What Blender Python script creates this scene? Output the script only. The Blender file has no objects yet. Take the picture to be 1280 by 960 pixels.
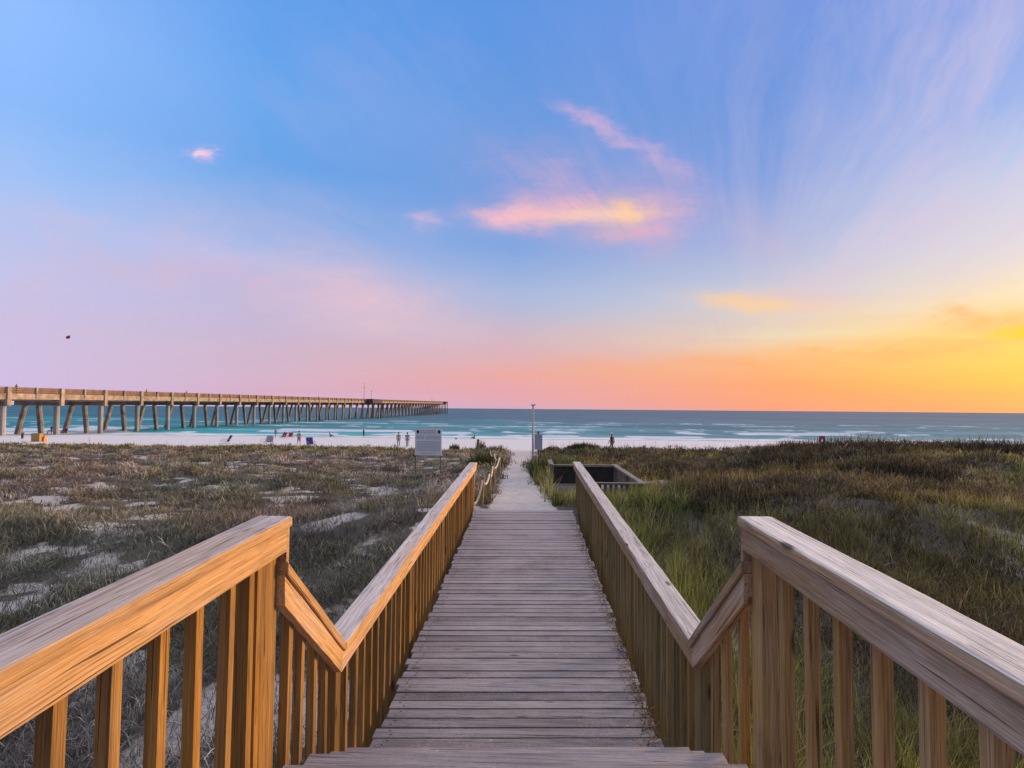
import bpy, bmesh, math, random
import numpy as np
from mathutils import Vector, Matrix, Euler
random.seed(7)
rng = np.random.default_rng(11)
SC = bpy.context.scene
COL = SC.collection
R = math.radians

# ------------------------------------------------------------------ helpers
def lin(c):
    return tuple((v/255/12.92 if v/255 <= .04045 else ((v/255+.055)/1.055)**2.4) for v in c)

def link(o, parent=None):
    COL.objects.link(o)
    if parent: o.parent = parent
    return o

def tag(o, label=None, cat=None, group=None, kind=None):
    if label: o['label'] = label
    if cat: o['category'] = cat
    if group: o['group'] = group
    if kind: o['kind'] = kind
    return o

def empty(name, loc=(0,0,0), rz=0):
    o = bpy.data.objects.new(name, None)
    o.empty_display_size = .2
    o.location = loc; o.rotation_euler = (0,0,rz)
    return link(o)

def obj(name, bm, mat, parent=None, loc=None, rot=None, smooth=False):
    me = bpy.data.meshes.new(name)
    bm.normal_update(); bm.to_mesh(me); bm.free()
    if smooth:
        for p in me.polygons: p.use_smooth = True
    if mat: me.materials.append(mat)
    o = bpy.data.objects.new(name, me)
    if loc is not None: o.location = loc
    if rot is not None: o.rotation_euler = rot
    return link(o, parent)

def add_box(bm, x0,x1,y0,y1,z0,z1, bev=0):
    b2 = bmesh.new()
    bmesh.ops.create_cube(b2, size=1)
    for v in b2.verts:
        v.co = Vector(((x0+x1)/2+v.co.x*(x1-x0), (y0+y1)/2+v.co.y*(y1-y0), (z0+z1)/2+v.co.z*(z1-z0)))
    if bev: bmesh.ops.bevel(b2, geom=b2.edges[:], offset=bev, segments=2, affect='EDGES', profile=.6)
    me = bpy.data.meshes.new('t'); b2.to_mesh(me); b2.free(); bm.from_mesh(me); bpy.data.meshes.remove(me)

def box(name, dims, mat, parent=None, bev=0, **k):
    bm = bmesh.new(); add_box(bm, *dims, bev=bev); return obj(name, bm, mat, parent, **k)

def add_prism(bm, prof, x0, x1, bev=0):
    """profile given in the YZ plane, extruded along X"""
    b2 = bmesh.new()
    a = [b2.verts.new((x0,y,z)) for y,z in prof]; b = [b2.verts.new((x1,y,z)) for y,z in prof]
    n = len(prof)
    b2.faces.new(a); b2.faces.new(b[::-1])
    for i in range(n): b2.faces.new((a[i],b[i],b[(i+1)%n],a[(i+1)%n]))
    bmesh.ops.recalc_face_normals(b2, faces=b2.faces[:])
    if bev: bmesh.ops.bevel(b2, geom=b2.edges[:], offset=bev, segments=2, affect='EDGES', profile=.6)
    me = bpy.data.meshes.new('t'); b2.to_mesh(me); b2.free(); bm.from_mesh(me); bpy.data.meshes.remove(me)

def add_tube(bm, pts, rad, n=8, cap=True):
    rings = []
    pts = [Vector(p) for p in pts]
    rads = rad if isinstance(rad,(list,tuple)) else [rad]*len(pts)
    for i,p in enumerate(pts):
        d = (pts[min(i+1,len(pts)-1)]-pts[max(i-1,0)]).normalized()
        up = Vector((0,0,1)) if abs(d.z) < .95 else Vector((1,0,0))
        a = d.cross(up).normalized(); b = d.cross(a)
        rings.append([bm.verts.new(p+(a*math.cos(2*math.pi*k/n)+b*math.sin(2*math.pi*k/n))*rads[i]) for k in range(n)])
    for i in range(len(rings)-1):
        for k in range(n):
            bm.faces.new((rings[i][k],rings[i][(k+1)%n],rings[i+1][(k+1)%n],rings[i+1][k]))
    if cap:
        bm.faces.new(rings[0][::-1]); bm.faces.new(rings[-1])

def add_lathe(bm, prof, cx=0, cy=0, n=14):
    rings = [[bm.verts.new((cx+r*math.cos(2*math.pi*k/n), cy+r*math.sin(2*math.pi*k/n), z)) for k in range(n)] for r,z in prof]
    for i in range(len(rings)-1):
        for k in range(n):
            bm.faces.new((rings[i][k],rings[i][(k+1)%n],rings[i+1][(k+1)%n],rings[i+1][k]))
    bm.faces.new(rings[0][::-1]); bm.faces.new(rings[-1])

# ------------------------------------------------------------------ node helpers
class NT:
    def __init__(s, tree): s.t = tree; s.n = tree.nodes; s.l = tree.links
    def new(s, typ, **k):
        nd = s.n.new(typ)
        for a,b in k.items(): setattr(nd,a,b)
        return nd
    def put(s, sock, v):
        if v is None: return
        if isinstance(v, bpy.types.NodeSocket): s.l.new(v, sock)
        else:
            if sock.type == 'RGBA' and len(v) == 3: v = (*v,1)
            sock.default_value = v
    def m(s, op, a, b=None, c=None, clamp=False):
        nd = s.new('ShaderNodeMath', operation=op, use_clamp=clamp)
        for i,v in enumerate((a,b,c)): s.put(nd.inputs[i], v)
        return nd.outputs[0]
    def mr(s, v, a, b, c=0., d=1., smooth=False):
        nd = s.new('ShaderNodeMapRange', interpolation_type='SMOOTHSTEP' if smooth else 'LINEAR')
        nd.clamp = True
        for i,x in enumerate((v,a,b,c,d)): s.put(nd.inputs[i], x)
        return nd.outputs[0]
    def mix(s, f, a, b, blend='MIX'):
        nd = s.new('ShaderNodeMix', data_type='RGBA', blend_type=blend)
        s.put(nd.inputs[0], f); s.put(nd.inputs[6], a); s.put(nd.inputs[7], b)
        return nd.outputs[2]
    def noise(s, vec, scale=1., detail=4., rough=.55, dist=0.):
        nd = s.new('ShaderNodeTexNoise')
        s.put(nd.inputs['Vector'], vec); s.put(nd.inputs['Scale'], scale); s.put(nd.inputs['Detail'], detail)
        s.put(nd.inputs['Roughness'], rough); s.put(nd.inputs['Distortion'], dist)
        return nd.outputs['Fac']
    def mapping(s, vec, scale=(1,1,1), rot=(0,0,0), loc=(0,0,0)):
        nd = s.new('ShaderNodeMapping')
        s.put(nd.inputs['Vector'], vec); nd.inputs['Scale'].default_value = scale
        nd.inputs['Rotation'].default_value = rot; nd.inputs['Location'].default_value = loc
        return nd.outputs[0]
    def ramp(s, f, stops, interp='LINEAR'):
        nd = s.new('ShaderNodeValToRGB'); cr = nd.color_ramp; cr.interpolation = interp
        while len(cr.elements) < len(stops): cr.elements.new(.5)
        for e,(p,c) in zip(cr.elements, stops): e.position = p; e.color = (*c,1) if len(c)==3 else c
        s.put(nd.inputs[0], f)
        return nd.outputs[0]
    def bump(s, h, strength=.3, dist=.01):
        nd = s.new('ShaderNodeBump'); s.put(nd.inputs['Height'], h)
        nd.inputs['Strength'].default_value = strength; nd.inputs['Distance'].default_value = dist
        return nd.outputs[0]

def mat_new(name):
    m = bpy.data.materials.new(name); m.use_nodes = True
    t = NT(m.node_tree); p = m.node_tree.nodes['Principled BSDF']
    p.inputs['Specular IOR Level'].default_value = .25
    return m, t, p

def simple(name, col, rough=.7, var=.25, scale=6.):
    m, t, p = mat_new(name)
    tc = t.new('ShaderNodeTexCoord').outputs['Object']
    n = t.noise(tc, scale, 5)
    f = t.mr(n, .3, .7, 1-var, 1+var)
    c = t.new('ShaderNodeVectorMath', operation='SCALE')
    c.inputs[0].default_value = col; t.put(c.inputs['Scale'], f)
    t.put(p.inputs['Base Color'], c.outputs[0]); p.inputs['Roughness'].default_value = rough
    return m

def wood(name, axis, fresh, weathered, wtop=.9, wside=.25, dark=(.05,.035,.025), val=1., island=False, sand=False):
    """weathered timber: grain runs along local axis, upward faces are greyer"""
    m, t, p = mat_new(name)
    tc = t.new('ShaderNodeTexCoord').outputs['Object']
    oi = t.new('ShaderNodeObjectInfo').outputs['Random']
    geo = t.new('ShaderNodeNewGeometry')
    rnd = geo.outputs['Random Per Island'] if island else oi
    off = t.new('ShaderNodeVectorMath', operation='ADD')
    t.put(off.inputs[0], tc)
    cx = t.new('ShaderNodeCombineXYZ')
    for i,k in enumerate((37.,53.,71.)): t.put(cx.inputs[i], t.m('MULTIPLY', rnd, k))
    t.put(off.inputs[1], cx.outputs[0]); v = off.outputs[0]
    def st(along, cross):
        s = [cross]*3; s['xyz'.index(axis)] = along; return tuple(s)
    v2 = t.new('ShaderNodeVectorMath', operation='ADD'); t.put(v2.inputs[0], v)
    wv = t.new('ShaderNodeCombineXYZ')
    for i_ in range(3):
        if 'xyz'[i_] != axis: t.put(wv.inputs[i_], t.m('MULTIPLY', t.m('SUBTRACT', t.noise(t.mapping(v, st(2.2,5), loc=(i_*3,1,0)), 1., 2), .5), .016))
    t.put(v2.inputs[1], wv.outputs[0]); v = v2.outputs[0]
    g1 = t.noise(t.mapping(v, st(.75,30)), 1., 4, .6, .3)
    g2 = t.noise(t.mapping(v, st(5,210)), 1., 4, .65)
    g3 = t.noise(t.mapping(v, st(.9,95)), 1., 3, .6)
    g4 = t.noise(t.mapping(v, st(1.6,330)), 1., 3, .6)
    gr = t.m('ADD', t.m('ADD', t.m('MULTIPLY', g1, .17), t.m('MULTIPLY', g4, .30)), t.m('ADD', t.m('MULTIPLY', g2, .30), t.m('MULTIPLY', g3, .23)))
    patch = t.noise(t.mapping(v, st(1.3,7)), 1., 4, .6)
    nz = t.new('ShaderNodeSeparateXYZ'); t.put(nz.inputs[0], geo.outputs['Normal'])
    up = t.mr(nz.outputs['Z'], .35, .85, wside, wtop)
    wf = t.m('ADD', up, t.mr(patch, .3, .7, -.35, .35), clamp=True)
    base = t.mix(wf, fresh, weathered)
    gl = t.mr(gr, .40, .60, .52, 1.32)
    gl = t.m('MULTIPLY', gl, t.mr(rnd, 0, 1, (.66 if island else .8)*val, (1.28 if island else 1.18)*val))
    sc = t.new('ShaderNodeVectorMath', operation='SCALE'); t.put(sc.inputs[0], base); t.put(sc.inputs['Scale'], gl)
    c = sc.outputs[0]
    stain = t.noise(t.mapping(v, st(2.2,11), loc=(5,9,2)), 1., 5, .7)
    c = t.mix(t.mr(stain, .56, .74, 0., .5), c, tuple(x*.9 for x in dark))
    # drying cracks
    cr = t.noise(t.mapping(v, st(1.5,85), loc=(3,1,2)), 1., 1, .5)
    cr2 = t.noise(t.mapping(v, st(4.5,210), loc=(13,4,2)), 1., 1, .5)
    crack = t.m('MAXIMUM', t.mr(cr, .70, .72), t.m('MULTIPLY', t.mr(cr2, .73, .75), t.mr(nz.outputs['Z'],.3,.8,.35,.9)))
    c = t.mix(t.m('MULTIPLY', crack, .75), c, dark)
    # knots
    vo = t.new('ShaderNodeTexVoronoi'); t.put(vo.inputs['Vector'], t.mapping(v, st(2.1,7))); vo.inputs['Scale'].default_value = 1
    kn = t.m('MULTIPLY', t.mr(vo.outputs['Distance'], .06, .13, 1., 0.), t.mr(vo.outputs['Color'], .30,.34))
    c = t.mix(t.m('MULTIPLY', kn, .8), c, dark)
    if sand:
        n1 = t.noise(tc, 2.1, 5, .65); n2 = t.noise(tc, 60., 4, .7)
        sep = t.new('ShaderNodeSeparateXYZ'); t.put(sep.inputs[0], tc)
        far = t.mr(sep.outputs['Y'], 3.5, 10.5, -.02, .20)
        sf = t.mr(t.m('ADD', t.m('ADD', t.m('MULTIPLY', n1,.55), t.m('MULTIPLY',n2,.45)), far), .47, .68)
        c = t.mix(t.m('MULTIPLY', sf, .7), c, (.50,.42,.43))
        vs = t.new('ShaderNodeTexVoronoi'); t.put(vs.inputs['Vector'], tc); vs.inputs['Scale'].default_value = 11
        sp = t.m('MULTIPLY', t.mr(vs.outputs['Distance'], .05, .11, 1., 0.), t.mr(t.noise(tc, 5.), .52, .6))
        c = t.mix(t.m('MULTIPLY', sp, .7), c, (.68,.62,.6))
    t.put(p.inputs['Base Color'], c)
    p.inputs['Roughness'].default_value = .85; p.inputs['Specular IOR Level'].default_value = .1
    h = t.m('SUBTRACT', t.m('ADD', gr, t.m('MULTIPLY', g2, .4)), t.m('MULTIPLY', crack, .9))
    h = t.m('SUBTRACT', h, t.m('MULTIPLY', kn, .4))
    t.put(p.inputs['Normal'], t.bump(h, .8, .007))
    return m

# ------------------------------------------------------------------ camera
FPX = 711.0
YAW, PITCH, ROLL = math.atan(20/FPX), math.atan(30.9/FPX), R(.476)
cam_d = bpy.data.cameras.new('camera'); cam = bpy.data.objects.new('camera', cam_d); COL.objects.link(cam)
cam_d.sensor_width = 36; cam_d.lens = FPX/1280*36; cam_d.clip_start = .05; cam_d.clip_end = 60000
CM = Matrix.Rotation(YAW,4,'Z') @ Matrix.Rotation(math.pi/2+PITCH,4,'X') @ Matrix.Rotation(ROLL,4,'Z')
cam.matrix_world = CM
SC.camera = cam
def ray(px, py):
    return (CM.to_3x3() @ Vector(((px-640)/FPX, -(py-480)/FPX, -1))).normalized()
def at_depth(px, py, Y):
    d = ray(px,py); return d*(Y/d.y)

# ------------------------------------------------------------------ numpy noise + terrain
def _h(ix, iy, s):
    n = (ix.astype(np.int64)*374761393 + iy.astype(np.int64)*668265263 + s*974634777) & 0xffffffff
    n = ((n ^ (n >> 13))*1274126177) & 0xffffffff
    n = n ^ (n >> 16)
    return (n & 0xffff)/65535.0
def vnoise(x, y, s=0):
    ix = np.floor(x); iy = np.floor(y); fx = x-ix; fy = y-iy
    fx = fx*fx*(3-2*fx); fy = fy*fy*(3-2*fy)
    a = _h(ix,iy,s); b = _h(ix+1,iy,s); c = _h(ix,iy+1,s); d = _h(ix+1,iy+1,s)
    return (a*(1-fx)+b*fx)*(1-fy)+(c*(1-fx)+d*fx)*fy
def fbm(x, y, s=0, o=4):
    t = 0; a = .5; n = 0
    for k in range(o):
        t = t+a*vnoise(x*2**k+k*17.3, y*2**k-k*9.1, s+k); n += a; a *= .55
    return t/n
def sstep(x, a, b):
    t = np.clip((x-a)/(b-a),0,1); return t*t*(3-2*t)

SEA = -6.3
SL = .0285                      # the walkway climbs gently towards the beach
PY = [-60,-10, 2,  6,   9,  10.2, 10.7, 14, 20, 30, 40, 50, 56, 62, 121, 200, 420]
PZ = [-3.4,-3.2,-3.1,-2.75,-2.3,-1.98,-1.84,-2.0,-2.3,-2.8,-3.25,-3.72,-4.15,-4.45,-6.3,-8.8,-14]
def path_c(y): return np.interp(y, [10,14,20,30,60],[-.06,-.22,-.42,-.42,-.2])
def path_w(y): return np.interp(y, [10,12,20,28,40,60],[.66,.60,.50,.55,.9,3.])
def path_m(x, y):
    d = np.abs(x-path_c(y))/path_w(y)
    d = d+.35*(fbm(x*1.7,y*1.1,91,3)-.5)
    return (1-sstep(d,.8,1.15))*sstep(y,9.4,10.1)
def ground(x, y):
    x = np.asarray(x,float); y = np.asarray(y,float)
    z = np.interp(y, PY, PZ)
    dune = 1-sstep(y,54,64)
    ang = x/np.maximum(y,6)
    z = z+dune*sstep(y,12,30)*(.12*sstep(ang,.05,.2)+.62*sstep(ang,.25,.62))
    z = z-dune*.42*sstep(-x,1.6,5)*(1-sstep(y,18,36))
    z = z-dune*.2*sstep(x,1.6,4)*(1-sstep(y,8,14))
    b = (fbm(x/7,y/7,3,4)-.5)*1.1+(fbm(x/1.3,y/1.3,5,3)-.5)*.16
    near = sstep(np.abs(x),1.2,4)+sstep(y,25,40)
    z = z+b*dune*np.clip(near,0,1)*.8+(fbm(x/4,y/4,8,3)-.5)*.14*(1-dune)
    pm = path_m(x,y)
    pz = np.interp(y, [10.0,10.7,14,20,30,40,50,60],[-1.86,-1.84,-2.02,-2.33,-2.85,-3.3,-3.8,-4.35])
    z = z*(1-pm*dune)+pz*pm*dune
    z = z+.03*(fbm(x*2.5,y*2.5,55,3)-.5)*sstep(y,10.6,11.2)
    return z
def veg(x, y):
    """how densely plants cover the ground, 0..1"""
    f = fbm(x/2.6, y/1.9, 21, 5); f2 = fbm(x/9, y/6, 33, 3); f3 = fbm(x/1.15, y/.75, 27, 4)
    left = .40+.60*sstep(.30*f+.70*f3, .29, .41)
    fl = fbm(x/.95, y/.7, 77, 4)
    left = left*(1-.82*sstep(fl,.575,.645))
    right = .42+.58*sstep(f+.4*(f2-.5), .26, .38)
    s = sstep(x, -1.5, 2.0)
    v = left*(1-s)+right*s
    v = np.maximum(v, sstep(y,36,42)*sstep(f,.36,.46))
    # green fringe beside the path and walkway
    fr = np.exp(-((np.abs(x-path_c(y))-path_w(y)-.55)/.6)**2)*sstep(y,11,12)*(1-sstep(y,40,50))
    v = np.maximum(v, fr)
    edge = 57+3.5*(fbm(x/9,y*0+2,44,3)-.5)*2-1.5*sstep(-x/np.maximum(y,5),.1,.5)
    v = v*(1-sstep(y,edge-1.5,edge+1.5))*(1-path_m(x,y))
    return np.clip(v,0,1)
def hit(px, py):
    d = ray(px,py)
    for Y in np.arange(8,160,.1):
        p = d*(Y/d.y)
        if p.z <= max(float(ground(p.x,p.y)), SEA): return p
    return d*(110/d.y)
def gz(x,y): return float(ground(np.array([x]),np.array([y]))[0])

def big_mesh(name, verts, quads, tris, mat, attrs=None, smooth=False):
    me = bpy.data.meshes.new(name)
    nq = len(quads); nt = len(tris)
    me.vertices.add(len(verts)); me.vertices.foreach_set('co', verts.astype(np.float32).ravel())
    loops = np.concatenate([quads.ravel(), tris.ravel()]).astype(np.int32)
    me.loops.add(len(loops)); me.loops.foreach_set('vertex_index', loops)
    starts = np.concatenate([np.arange(nq)*4, nq*4+np.arange(nt)*3]).astype(np.int32)
    me.polygons.add(nq+nt); me.polygons.foreach_set('loop_start', starts)
    me.update(calc_edges=True); me.validate()
    if smooth: me.polygons.foreach_set('use_smooth', np.ones(nq+nt,bool))
    for k,(typ,data) in (attrs or {}).items():
        a = me.attributes.new(k, typ, 'POINT')
        a.data.foreach_set('color' if 'COLOR' in typ else 'value', data.astype(np.float32).ravel())
    me.materials.append(mat)
    o = bpy.data.objects.new(name, me)
    return link(o)

def grid_quads(ny, nx):
    i = np.arange(ny-1)[:,None]*nx+np.arange(nx-1)[None,:]
    return np.stack([i, i+1, i+nx+1, i+nx], -1).reshape(-1,4)

# terrain sheet
def build_terrain():
    ys = np.concatenate([np.linspace(-40,1,30)[:-1], 1+59*((np.exp(np.linspace(0,1,520)*3.2)-1)/(math.exp(3.2)-1)), np.linspace(60.5,135,110), np.linspace(138,400,20)])
    nx = 620
    t = np.linspace(-1,1,nx)
    half = 13+1.35*np.maximum(ys,0)
    X = half[:,None]*t[None,:]; Y = np.repeat(ys[:,None],nx,1)
    Z = ground(X,Y)
    V = veg(X,Y); P = path_m(X,Y)
    m, n, p = mat_new('dune_sand')
    at = n.new('ShaderNodeAttribute', attribute_name='veg').outputs['Fac']
    tc = n.new('ShaderNodeTexCoord').outputs['Object']
    fine = n.noise(tc, 5., 6, .7); grit = n.noise(tc, 45., 4, .7)
    med = n.noise(tc, .5, 4)
    sand = n.mix(n.mr(fine,.3,.7), (.46,.405,.37), (.68,.60,.555))
    sepg = n.new('ShaderNodeSeparateXYZ'); n.put(sepg.inputs[0], tc)
    sand = n.mix(n.mr(sepg.outputs['Y'],54,66), sand, (.75,.71,.715))
    sand = n.mix(n.m('MULTIPLY', n.mr(grit,.58,.75), .35), sand, (.28,.24,.22))
    litter = n.mix(n.mr(grit,.35,.65), (.05,.042,.036), (.20,.17,.145))
    litter = n.mix(n.mr(med,.4,.6,0,.7), litter, (.085,.072,.052))
    brk = n.noise(tc, 1.6, 6, .7)
    f = n.mr(n.m('ADD', at, n.m('ADD', n.m('MULTIPLY', n.m('SUBTRACT', fine, .5), 1.2), n.m('MULTIPLY', n.m('SUBTRACT', brk, .5), 1.3))), .25, .60)
    c = n.mix(f, sand, litter)
    sep = n.new('ShaderNodeSeparateXYZ'); n.put(sep.inputs[0], tc)
    wet = n.mr(n.m('ADD', sep.outputs['Z'], n.m('MULTIPLY', n.noise(tc,.15,3), .25)), SEA+.22, SEA+.42, 1., 0.)
    c = n.mix(n.m('MULTIPLY', wet, .5), c, (.26,.25,.26))
    n.put(p.inputs['Base Color'], c); p.inputs['Roughness'].default_value = .9
    foot = n.noise(tc, 3.2, 3, .5)
    n.put(p.inputs['Normal'], n.bump(n.m('ADD', n.m('MULTIPLY', foot, 1.6), n.m('MULTIPLY', fine,.5)), .6, .06))
    o = big_mesh('dune_ground', np.stack([X,Y,Z],-1).reshape(-1,3), grid_quads(len(ys),nx), np.zeros((0,3),int), m,
                 {'veg':('FLOAT',V.ravel())}, smooth=True)
    tag(o, kind='structure')

# ------------------------------------------------------------------ vegetation
def foliage_mat(name):
    m, n, p = mat_new(name)
    a = n.new('ShaderNodeAttribute', attribute_name='tint').outputs['Color']
    n.put(p.inputs['Base Color'], a); p.inputs['Roughness'].default_value = .7
    p.inputs['Specular IOR Level'].default_value = .12
    tr = n.new('ShaderNodeBsdfTranslucent'); n.put(tr.inputs[0], a)
    mx = n.new('ShaderNodeMixShader'); mx.inputs[0].default_value = .3
    n.l.new(p.outputs[0], mx.inputs[1]); n.l.new(tr.outputs[0], mx.inputs[2])
    n.l.new(mx.outputs[0], n.n['Material Output'].inputs[0])
    return m
LEAF = foliage_mat('grass_blades')

def blades(name, bx, by, bz, h, w, lean, col, mat=LEAF, curl=.5):
    n = len(bx)
    az = rng.uniform(0,2*np.pi,n); fz = rng.uniform(0,2*np.pi,n)
    dx = np.cos(az)*np.sin(lean); dy = np.sin(az)*np.sin(lean); dz = np.cos(lean)
    wx = np.cos(fz)*w/2; wy = np.sin(fz)*w/2
    B = np.stack([bx,by,bz],1); D = np.stack([dx,dy,dz],1); W = np.stack([wx,wy,np.zeros(n)],1)
    H = np.stack([np.cos(az),np.sin(az),-.7*np.ones(n)],1)
    mid = B+D*(h*.55)[:,None]
    tip = B+D*h[:,None]+H*(h*curl*rng.uniform(.05,.55,n)*np.minimum(1,lean+.25))[:,None]
    v = np.stack([B-W, B+W, mid+W*.75, mid-W*.75, tip],1).reshape(-1,3)
    i = np.arange(n)*5
    q = np.stack([i,i+1,i+2,i+3],1); t = np.stack([i+3,i+2,i+4],1)
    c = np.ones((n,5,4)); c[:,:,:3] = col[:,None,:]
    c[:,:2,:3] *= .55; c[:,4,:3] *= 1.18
    return big_mesh(name, v, q, t, mat, {'tint':('FLOAT_COLOR', c.reshape(-1,4))})

def scatter(n, y0, y1, p=1.0):
    u = rng.random(n)
    if p == 1.0: y = y0*(y1/y0)**u
    else: y = (y0**(1-p)+u*(y1**(1-p)-y0**(1-p)))**(1/(1-p))
    x = rng.uniform(-1,1,n)*(1.02*y+2.5)
    return x, y
def off_walk(x, y):
    return ~((np.abs(x) < 1.12) & (y < 10.75)) & ~((x > .62) & (x < 2.6) & (y > 12.3) & (y < 16.6) )

GREEN = np.array([.095,.125,.028]); YEL = np.array([.22,.20,.05]); OLIVE = np.array([.115,.105,.038]); STRAW = np.array([.27,.205,.115])
GREY = np.array([.17,.15,.13]); DARK = np.array([.034,.032,.024]); RUST = np.array([.125,.070,.042]); DKG = np.array([.045,.07,.025])
def tint(x, y, kind):
    n = len(x)
    a = fbm(x/3.2,y/2.6,61,4); b = fbm(x/5,y/4,71,4); r = rng.random((n,1))
    s = sstep(x,-1.5,1.5)[:,None]
    near = (np.exp(-(np.maximum(x-1-1.2*(fbm(x/1.5,y/1.5,131,3)-.3),0)/1.7)**2)*(1-sstep(y,18,30))*(x>0))[:,None]
    far = sstep(y,34,46)[:,None]
    A = sstep(a,.44,.56)[:,None]; Bm = sstep(b,.45,.55)[:,None]
    if kind == 'grass':
        L = (OLIVE*1.1*(1-A)+(STRAW*.55+GREY*.3)*A); L = L*(1-far)+(OLIVE*.8+YEL*.45)*far
        Rr = ((DKG*1.0+OLIVE*.3)*(1-A)+(OLIVE*.9+YEL*.3)*A)*(1-Bm*.3)+RUST*.6*Bm*.3
        Rr = Rr*(1-near)+(GREEN*.62+YEL*.30+DKG*.2)*near
        c = L*(1-s)+Rr*s
        c = np.where(r<.16, c*.4+STRAW*.6, c)
    else:
        L = GREY*(1-A)*1.35+(RUST*.6+GREY*.7)*A; L = L*(1-.4*Bm)+(DKG*1.6)*.4*Bm
        L = L*(1-.6*far)+OLIVE*.6*far
        Rr = DARK*1.2*(1-A)+(RUST*.55+DKG*.4)*A
        c = L*(1-s)+Rr*s
        c = np.where(r<.2, c*.5+GREY*.45, c)
    return c*rng.uniform(.6,1.4,(n,1))*(2.15-.15*s)

def expand(x, y, k, spread):
    n = len(x)
    r = np.repeat(spread,k)*np.sqrt(rng.random(n*k)); a = rng.uniform(0,2*np.pi,n*k)
    return np.repeat(x,k)+r*np.cos(a), np.repeat(y,k)+r*np.sin(a), r

def build_vegetation():
    # tufts of dune grass
    x,y = scatter(60000, 2.2, 60, 1.0)
    v = veg(x,y); rightside = sstep(x,-1,2)
    cn = fbm(x/1.25,y/1.25,81,3)
    clump_ = sstep(cn,.42,.56)
    nearR = np.exp(-(np.maximum(x-1-1.2*(fbm(x/1.5,y/1.5,131,3)-.3),0)/1.7)**2)*(x>0)*(1-sstep(y,16,26))
    keep = (rng.random(len(x)) < v*(.14+.86*np.maximum(clump_,nearR*.7))*(.34+.50*np.maximum(rightside, sstep(y,36,44)))) & off_walk(x,y)
    x,y,nearR,cn = x[keep],y[keep],nearR[keep],cn[keep]
    k = 13
    hh = (.17+.05*sstep(x,-1,2)+.30*nearR+.08*sstep(y,36,44)+.5*np.clip(cn-.5,0,.3)*sstep(x,-1,2))*rng.uniform(.5,1.5,len(x))
    col = tint(x,y,'grass')*rng.uniform(.5,1.5,(len(x),1))
    bx,by,_ = expand(x,y,k,.04+.09*rng.random(len(x))+.003*y)
    col = np.repeat(col,k,0)*rng.uniform(.75,1.3,(len(bx),1))
    h = np.repeat(hh,k)*rng.uniform(.45,1.15,len(bx))
    h = np.where((bx>.5)&(bx<4.2)&(by>9.6)&(by<12.6), np.minimum(h,np.where(bx>2.1,.55,.36)), h)
    w = np.maximum(.0055, .00085*by)*rng.uniform(.7,1.4,len(bx))
    lean = np.abs(rng.normal(.34,.30,len(bx)))
    ok = off_walk(bx,by)
    bx,by,h,w,lean,col = bx[ok],by[ok],h[ok],w[ok],lean[ok],col[ok]
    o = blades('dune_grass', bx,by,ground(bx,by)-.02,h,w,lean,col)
    tag(o, 'yellow green and straw coloured dune grass covering the sand', 'grass', kind='stuff')
    # low twiggy scrub growing in rounded cushions
    x,y = scatter(17000, 2.2, 58, 1.0)
    v = veg(x,y); nr = np.exp(-(np.maximum(x-1,0)/2.2)**2)*(x>0)*(1-sstep(y,16,24))
    cl = sstep(fbm(x/2.2,y/1.7,101,4),.38,.58)
    keep = (rng.random(len(x)) < v*(.45+.55*cl)*(1-.85*nr)) & off_walk(x,y)
    x,y,cl = x[keep],y[keep],cl[keep]
    k = 46
    R_ = (.13+.16*rng.random(len(x))+.10*cl)*(1+.012*y); H_ = R_*rng.uniform(.35,.95,len(x))*(.75+.5*sstep(x,0,4))
    col = tint(x,y,'scrub')*rng.uniform(.45,1.6,(len(x),1))
    bx,by,r = expand(x,y,k,R_)
    rr = r/np.repeat(R_,k)
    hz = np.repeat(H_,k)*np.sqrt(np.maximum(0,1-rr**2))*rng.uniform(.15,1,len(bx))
    h = np.repeat(R_,k)*rng.uniform(.25,.65,len(bx)); w = np.maximum(.006,.0010*by)*rng.uniform(.6,1.7,len(bx))
    lean = rng.uniform(.15,1.4,len(bx))
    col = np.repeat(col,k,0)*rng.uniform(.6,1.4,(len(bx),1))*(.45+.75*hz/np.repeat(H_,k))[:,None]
    ok = off_walk(bx,by); bx,by,h,w,lean,hz,col = bx[ok],by[ok],h[ok],w[ok],lean[ok],hz[ok],col[ok]
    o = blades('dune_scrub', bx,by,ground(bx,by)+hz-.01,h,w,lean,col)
    tag(o, 'low grey brown dead scrub spread over the dune sand', 'scrub', kind='stuff')
    # dry leaves caught along the right edge of the deck
    n = 900
    y = 3.2+6*rng.random(n)**1.8; x = .80-np.abs(rng.normal(0,.035,n))
    o = blades('leaf_litter', x,y,-2.11+SL*y+rng.uniform(.0,.03,n),rng.uniform(.02,.09,n),rng.uniform(.004,.011,n),rng.uniform(.9,1.5,n),(STRAW*.8)*rng.uniform(.4,1.3,(n,1)))
    tag(o, 'dry leaves and grass bits caught along the right edge of the boardwalk', 'leaf litter', kind='stuff')
    # sea oats on the crest
    n = 900
    y = rng.uniform(40,57,n); x = rng.uniform(-.95,1.0,n)*y
    right = (x > .03*y) & (x < .5*y)
    keep = (rng.random(n) < np.where(right,1.,.12)) & (veg(x,y) > .3)
    x,y = x[keep],y[keep]; z = ground(x,y); n = len(x)
    h = rng.uniform(.55,1.15,n)
    c = (STRAW*.55)*rng.uniform(.6,1.3,(n,1))
    o = blades('sea_oats', x,y,z,h,np.full(n,.022),np.abs(rng.normal(0,.08,n)),c,curl=.25)
    tag(o, 'thin tall sea oat stalks standing along the dune crest', 'sea oats', kind='stuff')

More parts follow.
